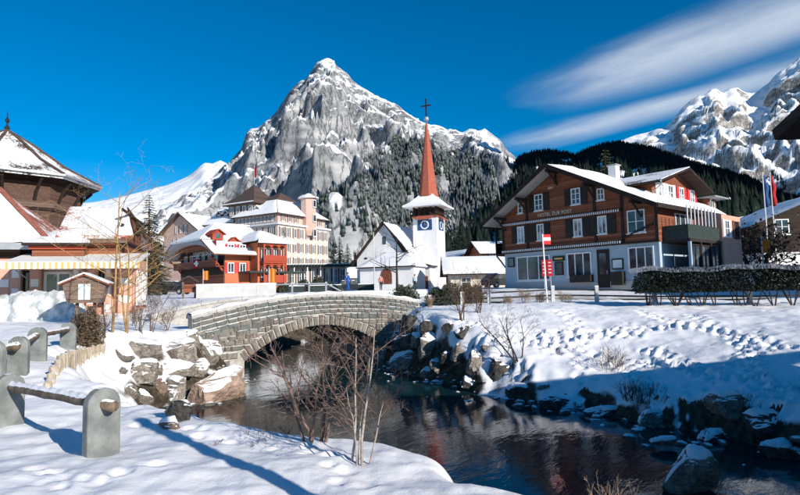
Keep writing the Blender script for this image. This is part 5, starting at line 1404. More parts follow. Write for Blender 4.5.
def house_row():
    # behind the church and the timber hotel
    o = at(446, 284, 92); simple_house('brown_house', 'brown timber house with snowy roof between church tower and timber hotel', (o.x, o.y, CZ+.2), -28, 12, 9, 4.6, 6.9, 'timber', seed=101, wins=(('front', 2, 3.2, 2.6, 4.0, 1), ('front', 5, 6.2, 2.6, 4.0, 1), ('front', 8.5, 9.7, 2.6, 4, 1)))
    o = at(451, 286, 66); simple_house('low_house', 'low pale house with wide snowy roof right of the church', (o.x, o.y, CZ+.1), 2, 8, 7, 2.3, 4.1, 'plaster_cream', ridge='x', ov=1.0, seed=105, wins=(('front', 1.2, 2.4, .3, 1.4, 0), ('front', 4, 5, .3, 1.4, 0)))
    o = at(484, 286, 84); simple_house('red_house', 'small reddish house partly behind the timber hotel gable', (o.x, o.y, CZ+.2), -10, 8, 7, 5.6, 7.4, 'timber', ridge='x', seed=109, wins=(('front', 1, 2, 4.2, 5.3, 1), ('front', 4, 5, 4.2, 5.3, 1)))
    # small white house left of the church
    o = at(338, 287, 118); simple_house('little_house', 'little pale house with snowy roof between pale hotel and church', (o.x, o.y, CZ+.9), 10, 6, 6, 2.6, 4.6, 'plaster_cream', ridge='x', seed=113, wins=(('front', 1, 2, .6, 1.8, 0), ('front', 3.5, 4.5, .6, 1.8, 0)))
    # right of the timber hotel
    o = at(716, 281, 62); simple_house('snowy_barn', 'wide low house with a big snowy roof right of the timber hotel', (o.x, o.y, CZ+.3), -14, 13, 10, 3.4, 7.2, 'plaster_white', ridge='x', ov=1.2, seed=117, wins=(('front', 1.5, 3, .5, 2.2, 0), ('front', 5, 6.5, .5, 2.2, 0), ('front', 9, 10.5, .5, 2.2, 0)))
    o = at(763, 280, 47); simple_house('dark_chalet', 'dark timber chalet with white base at the right picture edge', (o.x, o.y, CZ+.1), 8, 13, 10, 5.2, 7.9, 'timber_dark', ridge='y', ov=1.3, seed=121, lower=(2.5, 'plaster_white'),
        wins=(('front', 1.2, 2.3, 4.0, 5.3, 0), ('front', 3.6, 4.7, 4.0, 5.3, 0), ('front', 7, 8.1, 4.0, 5.3, 0)))
    # scattered houses on the slope behind
    rnd = random.Random(8)
    for i, (px, Y, lab) in enumerate(((344, 330, 'tiny chalet on the white slope left of the church roof'), (352, 420, 'tiny chalet higher up the slope left of the church roof'))):
        a, t = tanel(px, 250); X = a*Y; Z = float(msample(G1, np.array([a]), np.array([float(Y)]))[0])
        simple_house('slope_chalet', lab, (X, Y, Z), 15, 9, 9, 3.5, 6.5, 'timber', ridge='x', seed=130+i, wins=(('front', 2, 3.2, 1, 2.4, 0), ('front', 5.5, 6.7, 1, 2.4, 0)))
    # chalet just outside the frame on the right: only its eave corner shows
    zb = gz(8, 3); k = .32; ov = 1.25; te = CZ+2.0
    simple_house('near_chalet', 'nearest chalet whose dark eave corner shows at the upper right', (6.15, 1.3, zb), 0, 10, 4.65, te-zb+ov*k, te-zb+ov*k+2.3*k, 'timber_dark', ridge='x', ov=ov, seed=140, z0=-2.5,
        wins=(('front', 1.5, 2.6, 1, 2.2, 1), ('front', 5, 6.1, 1, 2.2, 1)))
    zb = gz(30, 22)  # unseen house added to throw shade on the hotel balcony
    simple_house('shading_house', 'unseen timber house added beyond the right picture edge to shade the hotel balcony', (26.5, 17.0, zb), 0, 12, 11, 6.4, 9.4, 'timber', ridge='y', ov=1.2, seed=144, z0=-2, lower=(3, 'plaster_white'), wins=(('front', 2, 3.2, 4, 5.3, 1), ('front', 7, 8.2, 4, 5.3, 1)))
house_row()
# ================================================================== PLANTS
def make_plant_mats():
    plain('bark_red', (.19, .125, .10), .85, .35, 14, .5, 60); plain('bark_pale', (.36, .31, .27), .85, .3, 14, .4, 60); plain('bark_yellow', (.34, .21, .09), .85, .35, 5, .4, 40)
    plain('bark_dark', (.045, .035, .03), .9, .3, 10, .4, 50); plain('bark_brown', (.13, .085, .06), .9, .3, 8, .4, 40); plain('dry_stem', (.34, .24, .16), .9, .3, 20)
    plain('needle', (.022, .036, .022), .9, .45, 3); plain('needle_light', (.06, .075, .03), .9, .4, 3); plain('hedge_leaf', (.011, .018, .013), .85, .5, 6); plain('hedge_frost', (.58, .57, .57), .85, .3, 10)
    plain('bush_leaf', (.05, .065, .04), .9, .5, 7); plain('bush_brown', (.12, .085, .055), .9, .45, 9)
make_plant_mats()
def grow(rnd, trunk, crown, p, d, L, r, lev, maxlev, kids, spread, up, wob=.18, tip=.3, seg=5, k0=7):
    pts = [Vector(p)]; rs = [r]; d = Vector(d).normalized()
    for i in range(seg):
        d = (d+Vector((rnd.gauss(0, wob), rnd.gauss(0, wob), rnd.gauss(0, wob*.6)+up))).normalized()
        pts.append(pts[-1]+d*L/seg); rs.append(max(.0021, r*(1-(1-tip)*(i+1)/seg)))
    (trunk if lev == 0 else crown).tube(pts, rs, k0 if lev == 0 else (5 if lev == 1 else 3), lev == 0)
    if lev >= maxlev: return
    n = kids[lev] if lev < len(kids) else kids[-1]
    for q in range(n):
        t = .25+.75*(q+rnd.random())/n; i = min(seg-1, int(t*seg)); b = pts[i]+(pts[i+1]-pts[i])*(t*seg-i)
        dd = (pts[i+1]-pts[i]).normalized(); sd = dd.orthogonal().normalized(); sd = Matrix.Rotation(rnd.uniform(0, 6.28), 3, dd) @ sd
        grow(rnd, trunk, crown, b, dd*(1-spread)+sd*spread, L*rnd.uniform(.38, .68)*(1-.35*t), rs[i]*rnd.uniform(.45, .62), lev+1, maxlev, kids, spread, up, wob*1.15, tip, max(3, seg-1))
def bare(name, label, loc, stems, mt, mc, seed, maxlev=3, kids=(6, 4, 3), spread=.55, up=.05, wob=.16, cat='tree', group=None):
    """stems: list of (dx, dy, direction, length, radius)"""
    rnd = random.Random(seed); root = thing(name, label, cat, loc, 0, group); tr, cr = MB(), MB()
    for dx, dy, d, L_, r in stems: grow(rnd, tr, cr, (dx, dy, -.08), d, L_, r, 0, maxlev, kids, spread, up, wob)
    tr.build('trunk' if cat == 'tree' else 'stem', mt, root, True); cr.build('crown' if cat == 'tree' else 'twigs', mc, root)
    return root
def fan(n, L_, r, lean, seed, w=.1):
    rnd = random.Random(seed); out_ = []
    for i in range(n):
        a = rnd.uniform(0, 6.28); q = lean*rnd.uniform(.3, 1)
        out_.append((rnd.uniform(-w, w), rnd.uniform(-w, w), (math.cos(a)*q, math.sin(a)*q, 1), L_*rnd.uniform(.7, 1.1), r*rnd.uniform(.6, 1.1)))
    return out_
def plants_bare():
    # foreground clump on the near bank edge
    p = Vector((-1.02, 6.5, gz(-1.02, 6.5)-.03))
    bare('bare_alder', 'reddish many stemmed bare tree on the near bank edge', p, [(0, 0, (-.12, .1, 1), 1.32, .026), (.06, .03, (.12, .1, 1), 1.25, .026), (-.08, .05, (-.55, .15, 1), 1.0, .02), (.1, 0, (.35, .0, 1), 1.15, .024), (-.04, .08, (-.05, -.1, 1), 1.1, .02)], 'bark_red', 'bark_red', 5, 4, (6, 4, 3, 2), .52, .07, .12)
    p = gpt(362, 463)
    bare('bare_birch', 'slender pale stemmed bare tree right of the reddish clump', p, [(0, 0, (.08, .12, 1), 1.42, .016), (.06, .05, (.32, .2, 1), .85, .010), (-.05, .0, (-.05, .2, 1), .85, .010), (-.12, .12, (.35, .3, 1), 1.3, .014), (-.05, .06, (.15, .3, 1), 1.1, .011)], 'bark_pale', 'bark_red', 9, 4, (6, 4, 3, 2), .55, .05, .10)
    # leaning shrub on the right bank and the twins behind
    p = gpt(517, 362); bare('bare_shrub', 'leaning bare shrub alone on the right snow bank', p, [(0, 0, (-.55, .1, 1), 1.75, .03), (.05, 0, (.05, 0, 1), 1.5, .028), (.08, .05, (.3, .1, 1), 1.35, .024), (-.04, .04, (-.25, -.1, 1), 1.6, .024)], 'bark_dark', 'bark_brown', 12, 4, (6, 4, 3, 3), .5, .06, .13, 'shrub')
    p = gpt(461, 320); bare('bare_shrub', 'left twin of two bushy bare shrubs above the boulders', p, fan(6, 1.5, .026, .35, 3, .12), 'bark_brown', 'bark_brown', 13, 4, (6, 5, 3, 2), .5, .07, .13, 'shrub', 'twin bare shrubs')
    p = gpt(478, 313); bare('bare_shrub', 'right twin of two bushy bare shrubs nearer the road', p, fan(6, 1.4, .024, .35, 4, .12), 'bark_brown', 'bark_brown', 14, 4, (6, 5, 3, 2), .5, .07, .13, 'shrub', 'twin bare shrubs')
    # pair of sunlit young trees in front of the shop
    p = gpt(112, 333); bare('young_tree', 'taller yellow barked young tree in front of the shop awning', p, [(0, 0, (-.01, 0, 1), 4.3, .042)], 'bark_yellow', 'bark_yellow', 21, 4, (13, 5, 3, 2), .62, .02, .05)
    p = gpt(127, 333); bare('young_tree', 'shorter yellow barked young tree right of the taller one', p, [(0, 0, (-.02, 0, 1), 3.0, .04), (0, 0, (-.1, .05, 1), 3.2, .035)], 'bark_yellow', 'bark_yellow', 22, 4, (10, 5, 3, 2), .62, .02, .06)
    for i, (px, py, h, lab) in enumerate(((140, 332, 1.0, 'low bare sapling left of the dense sapling by the boulders'), (152, 332, 1.6, 'tallest dense bare sapling by the boulders'), (166, 330, .8, 'small bare sapling right of the dense one'), (104, 336, .9, 'bare sapling touching the dark twiggy bush'), (134, 326, .7, 'thin bare sapling between young tree and palisade'), (181, 320, .95, 'bare sapling with rounded top near the bridge end'), (196, 318, .8, 'bare sapling nearest the left bridge end'))):
        bare('bare_sapling', lab, gpt(px, py), fan(5, h, .014, .35, 30+i, .08), 'bark_brown', 'bark_brown', 40+i, 3, (7, 5, 4), .5, .06, .15, 'sapling', 'bare saplings by the bridge')
    # small shrubs by the road
    for i, (px, py, h, m, lab) in enumerate(((527, 303, .62, 'dry_stem', 'reddish dry bush left of the red flag pole'), (541, 303.5, .5, 'bark_brown', 'thin dark dry bush next to the red flag pole'), (566, 303, .45, 'dry_stem', 'low dry bush right of the red flag pole'), (507, 304, .38, 'dry_stem', 'smallest dry bush in the snow by the road'), (430, 308, .5, 'dry_stem', 'dry tuft right of the bridge end'))):
        bare('dry_bush', lab, gpt(px, py), fan(12, h, .012, .38, 60+i, .15), m, m, 70+i, 3, (7, 5, 3), .4, .05, .14, 'bush', 'dry bushes by the road')
    for i, (px, py, n, h, m, lab) in enumerate(((612, 368, 40, .6, 'bark_brown', 'tuft of dry grass and twigs on the right bank'), (640, 398, 60, .45, 'bark_dark', 'dark trailing tangle of dead plants on the shadowed bank'), (566, 352, 10, .3, 'bark_brown', 'few thin dry stalks beside the leaning shrub'), (740, 408, 26, .35, 'bark_dark', 'dark dead plants above the shadowed right shore'), (255, 437, 14, .16, 'bark_brown', 'few short dry stalks at the near bank edge'))):
        bare('dry_grass', lab, gpt(px, py), fan(n, h, .008, .7, 80+i, .35), m, m, 90+i, 2, (3, 2), .3, -.02, .12, 'grass tuft')
    q = (1.72, 5.0, gz(1.72, 5.0)); bare('dry_weed', 'pinkish dry weed stalks in front of the water at the bottom edge', q, fan(12, max(.4, 1.30-q[2]), .005, .14, 99, .12), 'dry_stem', 'dry_stem', 100, 3, (4, 3, 3), .34, .05, .07, 'weed')
    # sparse lamp-like trees by the church and the square
    o = at(397, 288, 64); bare('pollard_tree', 'bare pollarded tree in front of the church porch', (o.x, o.y, gz(o.x, o.y)), [(0, 0, (0, 0, 1), 6.2, .16)], 'bark_dark', 'bark_dark', 111, 3, (8, 5, 4), .72, .02, .05)
    o = at(762, 285, 40); bare('dark_tree', 'dark dense bare tree between timber hotel and flagpoles', (o.x, o.y, gz(o.x, o.y)), [(0, 0, (0, 0, 1), 4.2, .2), (.2, .1, (.3, .1, 1), 4.0, .14), (-.2, 0, (-.35, 0, 1), 3.8, .14)], 'bark_dark', 'bark_dark', 113, 4, (8, 5, 4, 3), .62, .03, .1)
    dt = bpy.data.objects['dark_tree']; rs = np.random.RandomState(3); n = 3000; P = rs.randn(n, 3)*np.array([1.25, .9, .75])*(1+.3*rs.rand(n, 1))+np.array([0, 0, 3.0]); P = P[P[:, 2] > 1.2]; n = len(P)
    cl = fbm(P[:, 0]*1.6, P[:, 1]*1.6+P[:, 2]*1.3, 3, 5) > -.12; P = P[cl]; n = len(P); a = rs.randn(n, 3)*.07; b = rs.randn(n, 3)*.05
    obj('dry_leaves', npmesh('dry_leaves', np.stack([P-a, P+b, P+a, P-b], 1).reshape(-1, 3), np.arange(n*4).reshape(n, 4)), 'shutter_dark', dt)
plants_bare()
def leafy(name, label, loc, size, mt, seed, n=2600, leaf=.05, shape='dome', cat='bush', group=None, stems=True, frost=None, rz=0):
    """bush: leaf-sized faces spread through its volume over a few stems"""
    rs = np.random.RandomState(seed); root = thing(name, label, cat, loc, rz, group); sx_, sy_, sz_ = size
    P = rs.rand(n*3, 3)*2-1
    if shape == 'dome':
        P[:, 2] = np.abs(P[:, 2]); keep = (P**2).sum(1)*(1+.5*fbm(P[:, 0]*2+seed, P[:, 1]*2+P[:, 2], 3, seed)) < .9; keep &= (P**2).sum(1) > .12
    else:
        d = np.abs(P).max(1)*(1+.22*fbm(P[:, 0]*sx_*1.7, P[:, 2]*2+P[:, 1], 4, seed)); keep = (d < .96) & (d > .45)
    P = P[keep][:n]; n = len(P)
    C = P*np.array([sx_, sy_, sz_]) + (0 if shape == 'dome' else np.array([0, 0, sz_]))
    a = rs.randn(n, 3); a /= np.linalg.norm(a, axis=1)[:, None]; b = np.cross(a, rs.randn(n, 3)); b /= np.linalg.norm(b, axis=1)[:, None]
    s = leaf*(.6+.9*rs.rand(n, 1)); V = np.stack([C-a*s, C+b*s*.45, C+a*s, C-b*s*.45], 1).reshape(-1, 3); F = np.arange(n*4).reshape(n, 4)
    obj('foliage', npmesh('foliage', V, F), mt, root)
    if stems:
        rnd = random.Random(seed); m = MB()
        for i in range(7):
            x, y = rnd.uniform(-.35, .35)*sx_, rnd.uniform(-.35, .35)*sy_
            m.tube([(x*.5, y*.5, -.1), (x, y, sz_*.5), (x*1.6, y*1.6, sz_*.9)], [.03*sz_, .02*sz_, .006], 5)
        m.build('stem', 'bark_brown', root)
    return root
def plants_leafy():
    p = gpt(86, 344); leafy('twiggy_bush', 'dark twiggy evergreen bush below the wooden notice house', p, (.42, .4, 1.0), 'bush_brown', 1, 3600, .035); 
    for i, (px, py, w_, h, m, lab) in enumerate(((405, 300, .95, 1.25, 'bush_leaf', 'grey green round bush at the right end of the bridge'), (437, 301, .7, 1.0, 'bush_leaf', 'evergreen bush left of three by the road behind the twin shrubs'), (452, 300, 1.0, 1.2, 'bush_leaf', 'biggest evergreen bush behind the twin bare shrubs'), (470, 299, .8, 1.1, 'bush_brown', 'brownish evergreen bush nearest the timber hotel'))):
        o = at(px, py, 31.5); leafy('evergreen_bush', lab, (o.x, o.y, gz(o.x, o.y)), (w_, w_*.8, h), m, 11+i, 3800, .06, 'dome', 'bush', 'evergreen bushes by the road')
    for i, (px, h) in enumerate(((285, 1.0), (303, 1.3), (318, 1.6), (330, 1.0))):
        o = at(px, 288, 80); leafy('terrace_bush', ('small bush at the left end of the glazed pavilion', 'dark round bush before the glazed pavilion', 'tall dark bush before the middle of the glazed pavilion', 'low bush at the right part of the glazed pavilion')[i], (o.x, o.y, gz(o.x, o.y)), (1.1, 1, h*1.4), 'bush_leaf', 31+i, 1500, .14, 'dome', 'bush', 'bushes before the glazed pavilion')
    # clipped hedge on bare stems, frosted on top, at the right
    a, b = at(634, 300, 23.6), at(812, 300, 22.2); mid = (a+b)/2; half = (b-a).length/2; zg = gz(mid.x, mid.y)
    ang = math.atan2(b.y-a.y, b.x-a.x)
    top = at(700, 267.5, 23).z-zg; bot = at(700, 292, 23).z-zg
    h = leafy('clipped_hedge', 'long dark clipped hedge on bare stems with frosted top', (mid.x, mid.y, zg+bot), (half, .55, (top-bot)/2), 'hedge_leaf', 41, 15000, .055, 'box', 'hedge', None, False, None, ang)
    rs = np.random.RandomState(6); m = MB(); rnd = random.Random(5)
    for i in range(5200):                                            # frosted twig tips along the top
        x, y = rnd.uniform(-half, half), rnd.uniform(-.52, .52); z0 = (top-bot)*(.90+.04*math.sin(x*1.7)+.03*math.sin(x*4.3)); d = Vector((rnd.uniform(-.6, .6), rnd.uniform(-.6, .6), 1)).normalized()*rnd.uniform(.05, .17)
        m.tube([(x, y, z0-.05), tuple(Vector((x, y, z0))+d)], [.011, .006], 3, False)
    m.build('frosted_tips', 'hedge_frost', h)
    for i in range(13):
        x = -half+.5+i*(2*half-1)/12+rnd.uniform(-.28, .28); st = MB()
        for q in range(rnd.randint(2, 6)):
            e = (x+rnd.uniform(-.55, .45), rnd.uniform(-.25, .25), .12); st.tube([(x+rnd.uniform(-.06, .06), 0, -bot-.12), (x*.5+e[0]*.5, e[1]*.4, -bot*.45), e], [.03, .024, .016], 5)
        st.build('stem', 'bark_dark', h)
plants_leafy()
def conifer_mesh(seed, h=10.0, lean=.25):
    """spruce: drooping whorled boughs made of needle sprays"""
    rnd = random.Random(seed); m = MB(); z = h*.10
    while z < h*.97:
        r = lean*h*(1-(z/h))**.85*rnd.uniform(.8, 1.1)+.08; n = 11 if z < h*.7 else 7
        for i in range(n):
            a = rnd.uniform(0, 6.28); c, s = math.cos(a), math.sin(a); rr = r*rnd.uniform(.7, 1.15); dz = -rr*rnd.uniform(.15, .4)
            for q in range(4):
                t0, t1 = q/4, (q+1.3)/4; w_ = rr*.26*(1-.6*t0)+.04
                for sg in (-1, 1):
                    off = rnd.uniform(.4, 1.0)*w_
                    A = (c*rr*t0, s*rr*t0, z+dz*t0); B = (c*rr*t1-s*off*sg, s*rr*t1+c*off*sg, z+dz*t1-rnd.uniform(0, .06)*h*.15); D = (c*rr*t1*.96, s*rr*t1*.96, z+dz*t1+.03)
                    m.add([A, B, D], [(0, 1, 2)])
        z += h*rnd.uniform(.016, .026)
    return m.mesh('crown')
def conifers():
    tm = MB().tube([(0, 0, -.5), (0, 0, 5), (0, 0, 9.6)], [.2, .12, .02], 7).mesh('trunk')
    cm = [conifer_mesh(i) for i in range(3)]
    spots = [(148, 292, 58, 10.8, 'needle', 'tall loose spruce between the shop and the red chalet'), (157, 292, 68, 7.5, 'needle', 'lower spruce half behind the tall loose one'), (136, 292, 66, 6.5, 'needle', 'spruce showing between shop gable and tall spruce'),
             (612, 288, 74, 18.8, 'needle_light', 'yellowish conifer tip rising above the timber hotel roof'), (340, 286, 150, 13, 'needle', 'dark conifer right of the pale hotel'), (348, 286, 165, 12, 'needle', 'dark conifer left of the church gable'), (334, 286, 158, 10, 'needle', 'dark conifer close to the pale hotel corner'),
             (456, 284, 110, 12, 'needle', 'dark conifer behind the brown house right of the church'), (463, 284, 120, 13.5, 'needle', 'second dark conifer behind the brown house'), (470, 284, 112, 11, 'needle', 'third dark conifer nearer the timber hotel'), (410, 284, 125, 12, 'needle', 'dark conifer between church gable and tower'), (485, 286, 96, 8.5, 'needle', 'conifer right above the small reddish house')]
    for i, (px, py, Y, h, m, lab) in enumerate(spots):
        o = at(px, py, Y); root = thing('spruce_tree', lab, 'tree', (o.x, o.y, gz(o.x, o.y) if Y < 120 else float(H_far(o.x, o.y))), i*1.3, 'conifers among the houses'); root.scale = (h/10,)*3
        obj('trunk', tm, 'bark_dark', root); me = cm[i % 3]
        if m != 'needle': me = me.copy(); me.materials.clear()
        obj('crown', me, m, root)
conifers()

# ================================================================== SMALL THINGS
def notice_house():
    p = gpt(84, 322); Y = 21.0; o = at(84, 303, Y); zg = gz(o.x, o.y); k = Y/FPX
    root = thing('notice_house', 'wooden house shaped notice board tapering downwards with two sheets', 'notice board', (o.x, o.y, zg), R(14))
    zb, zs, zt = at(84, 303, Y).z-zg, at(84, 283.5, Y).z-zg, at(84, 275, Y).z-zg; a, b = 15.5*k, 20*k
    pts = [(-a, 0, zb), (a, 0, zb), (b, 0, zs), (0, 0, zt), (-b, 0, zs)]
    MB().prism(pts, (0, .5, 0)).build('box', 'timber_grey', root)
    for sg in (-1, 1):
        R4 = [(0, -.12, zt+.05), (sg*(b+.12), -.12, zs-.02), (sg*(b+.12), .62, zs-.02), (0, .62, zt+.05)]; slab(root, 'roof', 'timber', R4, .06); slab(root, 'roof_snow', 'snow_piece', [tuple(Vector(q)+Vector((0, 0, .055))) for q in R4], .05)
    for x in (-.2, .02): MB().box(x, x+.19, -.03, -.003, zb+.12, zs-.02).build('sheet', 'paper', root)
    for x in (-.3, .3): MB().box(x-.05, x+.05, .2, .3, -.4, zb).build('leg', 'timber_grey', root)
notice_house()
def covers():
    for i, (px, w_, h, lab) in enumerate(((8, 1.5, 1.15, 'grey white covered shrub mound at the left picture edge'), (32, 1.6, 1.3, 'widest grey white covered shrub mound before the shop'), (57, 1.5, 1.3, 'covered shrub mound nearest the notice house'), (73, .9, .8, 'small covered mound behind the notice house'))):
        o = at(px, 318, 24.0); zg = gz(o.x, o.y); rs = np.random.RandomState(i)
        n, k = 26, 40; V = []; F = []
        for a in range(n+1):
            for b in range(k):
                t = a/n*math.pi/2; u = b/k*2*math.pi; fold = 1+.10*math.sin(u*7+i)*math.sin(t)+.12*math.sin(u*3+i*2)
                V.append((w_*.62*math.sin(t)**.6*fold*math.cos(u), w_*.55*math.sin(t)**.6*fold*math.sin(u), h*math.cos(t)**.75))
        V = np.array(V); V[:, 2] += .10*h*fbm(V[:, 0]*2.5+i, V[:, 1]*2.5, 4, i); V[:, :2] *= (1+.12*fbm(V[:, 2]*2+i, V[:, 0]*2, 3, 3))[:, None]
        for a in range(n):
            for b in range(k): F.append((a*k+b, (a+1)*k+b, (a+1)*k+(b+1) % k, a*k+(b+1) % k))
        ob = obj('covered_mound', npmesh('covered_mound', V, np.array(F), True), 'frost_cover'); ob.location = (o.x, o.y, zg-.1); tag(ob, lab, 'cover', 'covered shrubs before the shop')
covers()
def rails():
    # road rail on the right: concrete posts with two dark bars
    def rail(name, label, pix, Y, h, mp, mr, bars, r, wp=.16, lean=0):
        P = [at(px, py, yy) for (px, py), yy in zip(pix, Y)]; P = [Vector((p.x, p.y, gz(p.x, p.y))) for p in P]; root = thing(name, label, 'railing', P[0])
        for p in P:
            q = p-P[0]; d = Vector((0, lean, 0)); MB().hexa([tuple(q+Vector((x, y, -.2))) for x, y in ((-wp/2, -wp/2), (wp/2, -wp/2), (wp/2, wp/2), (-wp/2, wp/2))], [tuple(q+d+Vector((x, y, h))) for x, y in ((-wp/2, -wp/2), (wp/2, -wp/2), (wp/2, wp/2), (-wp/2, wp/2))]).build('post', mp, root)
            MB().box(q.x-wp*.48, q.x+wp*.48, q.y+lean-wp*.48, q.y+lean+wp*.48, q.z+h+.003, q.z+h+.05).build('post_snow', 'snow_piece', root)
        for z in bars:
            for a, b in zip(P, P[1:]): MB().tube([tuple(a-P[0]+Vector((0, -.02+lean*z/h, z))), tuple(b-P[0]+Vector((0, -.02+lean*z/h, z)))], r, 6).build('bar', mr, root)
    pix = [(430, 300), (462, 300), (489, 301), (553, 302), (597, 303), (655, 303.5), (750, 304), (840, 304)]
    rail('road_railing', 'roadside railing of pale posts and dark bars before the timber hotel', pix, [28.6, 28, 27.5, 26.6, 25.9, 24.9, 23.6, 22.6], .72, 'concrete', 'rail_iron', (.32, .58), .035)
    pix = [(275+i*17, 296) for i in range(9)]
    rail('square_railing', 'low metal railing between bridge and village square', pix, [44]*9, .8, 'grey_metal', 'grey_metal', (.74,), .06, .12, .2)
    # grey wall left of the square
    a, b = at(196, 297, 40), at(276, 296, 41); ang = math.atan2(b.y-a.y, b.x-a.x); l = (b-a).length; h = at(230, 285.5, 40).z-gz(a.x, a.y)
    root = thing('concrete_wall', 'light grey concrete wall with snow cap behind the left bridge end', 'wall', (a.x, a.y, gz(a.x, a.y)), ang)
    for i in range(4): MB().box(l*i/4+.006, l*(i+1)/4-.006, 0, .35, -.5, h).build('wall_panel', 'concrete', root)
    slab(root, 'wall_snow', 'snow_piece', [(0, -.03, h+.14), (l, -.03, h+.14), (l, .38, h+.14), (0, .38, h+.14)], .135)
rails()
def shelter():
    o = at(189, 298, 40.5); z = gz(o.x, o.y); root = thing('wooden_shelter', 'small brown wooden roofed shelter left of the grey wall', 'shelter', (o.x, o.y, z), R(8))
    h = at(189, 282, 40.5).z-z
    for x in (-.42, .42): MB().box(x-.06, x+.06, -.06, .06, -.3, h).build('post', 'timber_grey', root)
    MB().box(-.36, .36, -.04, .04, h*.35, h*.85).build('board', 'timber', root)
    for sg in (-1, 1):
        R4 = [(0, -.35, h+.45), (sg*.72, -.35, h), (sg*.72, .35, h), (0, .35, h+.45)]; slab(root, 'roof', 'roof_tile_brown', R4, .06)
shelter()
def banner(name, label, px, Y, y0, y1, wpx, mt, pole=True, cat='banner', base=292):
    o = at(px, base, Y); z = gz(o.x, o.y) if Y < 100 else float(H_far(o.x, o.y)); k = Y/FPX
    root = thing(name, label, cat, (o.x, o.y, z)); za, zb = at(px, y0, Y).z-z, at(px, y1, Y).z-z
    if pole: MB().tube([(0, 0, -.3), (0, 0, za+.25)], .05, 8).build('pole', 'grey_metal', root)
    n = 8; m = MB()
    for i in range(n+1):
        x = .06+wpx*k*i/n; yy = .06*math.sin(i*1.3); m.v += [(x, yy, za), (x, yy+.02, za), (x, yy+.03, zb), (x, yy+.01, zb)]
    for i in range(n):
        a, b = i*4, (i+1)*4
        for q in range(4): m.f.append((a+q, a+(q+1) % 4, b+(q+1) % 4, b+q))
    m.f += [(0, 1, 2, 3), (n*4+3, n*4+2, n*4+1, n*4)]
    fl = m.build('cloth', mt, root)
    return root, fl, za, zb, wpx*k
